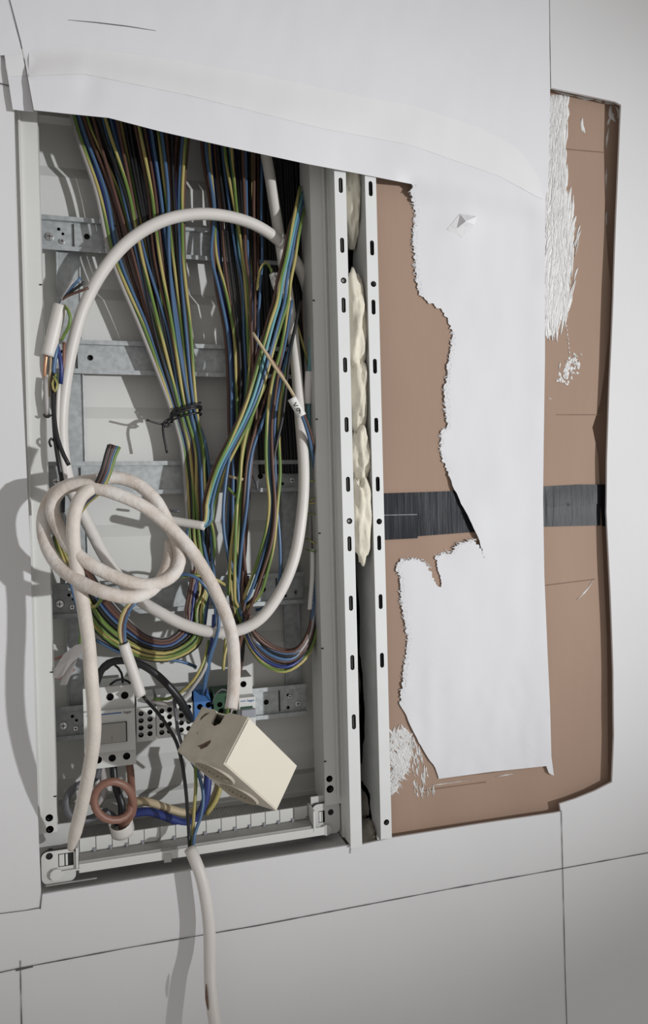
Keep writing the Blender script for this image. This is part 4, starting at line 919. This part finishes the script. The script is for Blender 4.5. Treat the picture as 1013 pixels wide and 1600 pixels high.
# thick conductors below the main switch
cable('thick brown conductor bent into a loop below the main switch', [(201, 1188, .046), (204, 1205, .042), (205, 1222, .034), (206, 1245, .018), (202, 1270, .010), (185, 1281, .004), (163, 1278, .000), (149, 1262, -.002), (148, 1242, -.002), (160, 1226, -.002), (180, 1221, .000), (199, 1231, .004), (208, 1250, .010), (206, 1272, .018), (196, 1285, .026), (190, 1292, .034)], .0037, 'wire_thickbrown', 'conductor', 'conductors below the main switch')
cable('thick grey conductor looped behind the dropping cable', [(155, 1194, .046), (150, 1215, .040), (130, 1224, .030), (112, 1234, .024), (103, 1252, .020), (108, 1272, .020), (125, 1282, .024), (145, 1278, .030), (165, 1268, .036), (180, 1280, .04)], .0036, 'wire_darkgrey', 'conductor', 'conductors below the main switch')
cable('thick black conductor under the middle pole of the main switch', [(177, 1192, .046), (178, 1210, .044), (183, 1235, .040), (190, 1255, .036), (190, 1285, .040)], .0038, 'wire_black', 'conductor', 'conductors below the main switch')
cable('pale grey conductor under the left pole of the main switch', [(156, 1190, .050), (160, 1210, .046), (163, 1235, .040), (150, 1265, .040)], .0036, 'wire_grey', 'conductor', 'conductors below the main switch')
cable('thick blue conductor sweeping along the cabinet floor', [(180, 1285, .044), (205, 1272, .040), (232, 1268, .036), (262, 1277, .034), (290, 1286, .034), (308, 1277, .034), (321, 1250, .034), (325, 1215, .036), (326, 1180, .040)], .0042, 'wire_darkblue', 'conductor', 'conductors below the main switch')
cable('thick beige and yellow conductor sweeping along the cabinet floor', [(190, 1275, .050), (212, 1252, .046), (235, 1254, .042), (262, 1263, .040), (292, 1270, .042), (318, 1264, .044), (335, 1245, .046), (342, 1222, .048), (343, 1195, .05)], .0040, 'wire_beige', 'conductor', 'conductors below the main switch')
cable('green earth conductor curving up behind the ivory box', [(322, 1272, .040), (336, 1252, .040), (344, 1230, .042), (346, 1200, .046)], .0030, 'wire_earth', 'conductor', 'conductors below the main switch')
sheath('cut white sheath end around the conductors on the cabinet floor', [(188, 1283, .030), (190, 1290, .033), (192, 1299, .036)], .0115, 'cable_sheath')
cable('thick black cable arching from the main switch to the terminal blocks', [(150, 1070, .030), (158, 1048, .026), (170, 1036, .022), (190, 1032, .016), (215, 1036, .012), (240, 1050, .010), (262, 1070, .012), (280, 1092, .016), (292, 1112, .024), (298, 1124, .036)], lambda t: .0036 if t < .72 else .0040, 'wire_black', 'conductor')
cable('dark grey wire bowed in front of the terminal blocks', [(272, 1092, .028), (275, 1118, .022), (279, 1145, .020), (288, 1172, .020), (300, 1188, .024), (316, 1215, .03)], .0017, 'wire_darkgrey', 'insulated_wire')
# torn plastic sheath at lower left
e = empty('torn_sheath', (0, 0, 0), 'torn pale plastic cable sheath hanging from the lower left flange', 'plastic sheath')
for pts in ([(86, 1045, .018), (100, 1022, .014), (118, 1008, .008), (133, 1004, .004), (128, 1020, .006), (112, 1040, .012), (96, 1058, .016), (86, 1062, .020)],
            [(104, 1046, .014), (120, 1032, .008), (112, 1052, .010), (104, 1070, .014), (94, 1070, .018), (98, 1058, .016)]):
    bm = bmesh.new(); cx = np.mean(np.array(pts), axis=0); cv = bm.verts.new(P(cx[0], cx[1], cx[2] - .0012)); vs = [bm.verts.new(P(*q)) for q in pts]
    for i in range(len(vs)): bm.faces.new((cv, vs[i], vs[(i + 1) % len(vs)]))
    o = bm_obj('sheath_scrap', bm, 'wire_grey', e, smooth=False); sm = o.modifiers.new('thickness', 'SOLIDIFY'); sm.thickness = .0008
tube('sheath_rib', [(86, 1030, .02), (100, 1024, .016), (116, 1014, .010)], .0014, 'wire_thickbrown', e)
tube('sheath_rib', [(86, 1060, .02), (100, 1058, .016), (116, 1046, .012)], .0012, 'wire_thickbrown', e)

# ================================================================== socket box
def cw(dx, dy, dz, s): return (RIGHT * dx + DOWN * dy + FWD * dz) * s
sb = empty('socket_box', (0, 0, 0), 'ivory surface-mounted double socket box dangling on its cable', 'socket')
# notch for the cable in the far edge of the grey side (u-w face at b = 0)
bm = bmesh.new()
side = [(0, 0), (1, 0), (1, .40), (.93, .45), (.74, .46), (.66, .54), (.70, .64), (.98, .67), (1, .70), (1, 1), (0, 1)]   # (a, c)
fa = [bm.verts.new(L3(a, 0, c)) for a, c in side]; fb = [bm.verts.new(L3(a, .028, c)) for a, c in side]
bm.faces.new(fa); bm.faces.new(fb[::-1])
for i in range(len(side)): bm.faces.new((fa[i], fa[(i + 1) % len(side)], fb[(i + 1) % len(side)], fb[i]))
bmesh.ops.recalc_face_normals(bm, faces=bm.faces)
bm_obj('cable_side', bm, 'ivory_darker', sb)
def slab(name, a0, a1, b0, b1, c0, c1, m, bev=0.0006):
    bm = bmesh.new(); vs = [bm.verts.new(L3(a, b, c)) for a in (a0, a1) for b in (b0, b1) for c in (c0, c1)]
    for q in ((0, 1, 3, 2), (4, 6, 7, 5), (0, 4, 5, 1), (2, 3, 7, 6), (0, 2, 6, 4), (1, 5, 7, 3)): bm.faces.new([vs[i] for i in q])
    bmesh.ops.recalc_face_normals(bm, faces=bm.faces)
    return bm_obj(name, bm, m, sb, bev)
slab('side_panel', 0, 1, 0, 1, 0, .03, 'ivory_plastic', .0009)
slab('side_panel', 0, 1, 0, 1, .97, 1, 'ivory_plastic')
slab('end_panel', 0, 1, .97, 1, .03, .97, 'ivory_plastic')
slab('back_plate', .95, .98, .03, .97, .03, .97, 'ivory_plastic', 0)
# front plate (a = 0) with two round socket wells
def loc2(b, c): return (b * v.length, c * w_.length)
vl, wl = v.length, w_.length
outerf = [(0, 0), (vl, 0), (vl, wl), (0, wl)]
rw = min(vl * .215, wl * .36); wells = [(vl * .275, wl * .5), (vl * .725, wl * .5)]
hs = [circ(cx, cz, rw, n=28) for cx, cz in wells]
V2, T2 = cdt(outerf, hs); bm = bmesh.new(); vn, wn, un = v.normalized(), w_.normalized(), u.normalized()
def F3(x, y, d): return Dp + vn * x + wn * y + un * d
vv = [bm.verts.new(F3(x, y, -.0012)) for x, y in V2]
for t in T2: bm.faces.new([vv[i] for i in t])
bmesh.ops.recalc_face_normals(bm, faces=bm.faces)
fp = bm_obj('front_plate', bm, 'ivory_darker', sb); sm = fp.modifiers.new('thickness', 'SOLIDIFY'); sm.thickness = .0014
for (cx, cz) in wells:
    bm = bmesh.new(); cyl(bm, F3(cx, cz, -.0012), un, rw, .017, 28, caps=False)
    bm.faces.new([bm.verts.new(F3(cx + rw * math.cos(2 * math.pi * i / 28), cz + rw * math.sin(2 * math.pi * i / 28), .0158)) for i in range(28)])
    wlo = bm_obj('socket_well', bm, 'ivory_darker', fp)
    bm = bmesh.new()
    for i in range(28):
        t0, t1 = 2 * math.pi * i / 28, 2 * math.pi * (i + 1) / 28
        q = [bm.verts.new(F3(cx + r * math.cos(t), cz + r * math.sin(t), d)) for t in (t0, t1) for r, d in ((rw * 1.0, -.0040), (rw * 1.16, -.0008))]
        bm.faces.new((q[0], q[1], q[3], q[2]))
        q2 = [bm.verts.new(F3(cx + rw * math.cos(t), cz + rw * math.sin(t), d)) for t in (t0, t1) for d in (-.0040, .002)]
        bm.faces.new((q2[0], q2[1], q2[3], q2[2]))
    bmesh.ops.remove_doubles(bm, verts=bm.verts, dist=1e-5); bmesh.ops.recalc_face_normals(bm, faces=bm.faces)
    bm_obj('socket_rim', bm, 'ivory_darker', fp, smooth=False)
    for sgn in (-1, 1):
        bm = bmesh.new(); cyl(bm, F3(cx + sgn * rw * .42, cz, .0150), -un, .0024, .0010, 12); bm_obj('pin_hole', bm, 'hole', fp)
# rust-brown marks on the cable side
def stainp(lst, seed):
    bm = bmesh.new(); vs = [bm.verts.new(L3(a, 0, c) - vn * .0003) for a, c in lst]; bm.faces.new(vs); bm_obj('stain_mark', bm, 'stain', sb)
stainp([(.17, .66), (.24, .58), (.33, .50), (.36, .46), (.30, .45), (.22, .47), (.16, .53), (.13, .56), (.17, .60)], 1)
stainp([(.70, .88), (.80, .85), (.88, .80), (.92, .78), (.86, .86), (.76, .90)], 2)
stainp([(.42, .80), (.44, .80), (.44, .78), (.42, .78)], 3)
for c, d in (('earth', -2), ('black', 1.5), ('grey', 3.5)):
    tag(tube('insulated_wire', [(360 + d, 1100, ye), (358 + d, 1110, ye + .002), (354 + d, 1122, ye + .010)], .0015, 'wire_' + c), '%s wire entering the notch of the ivory box' % {'earth': 'green-and-yellow'}.get(c, c), 'wire')
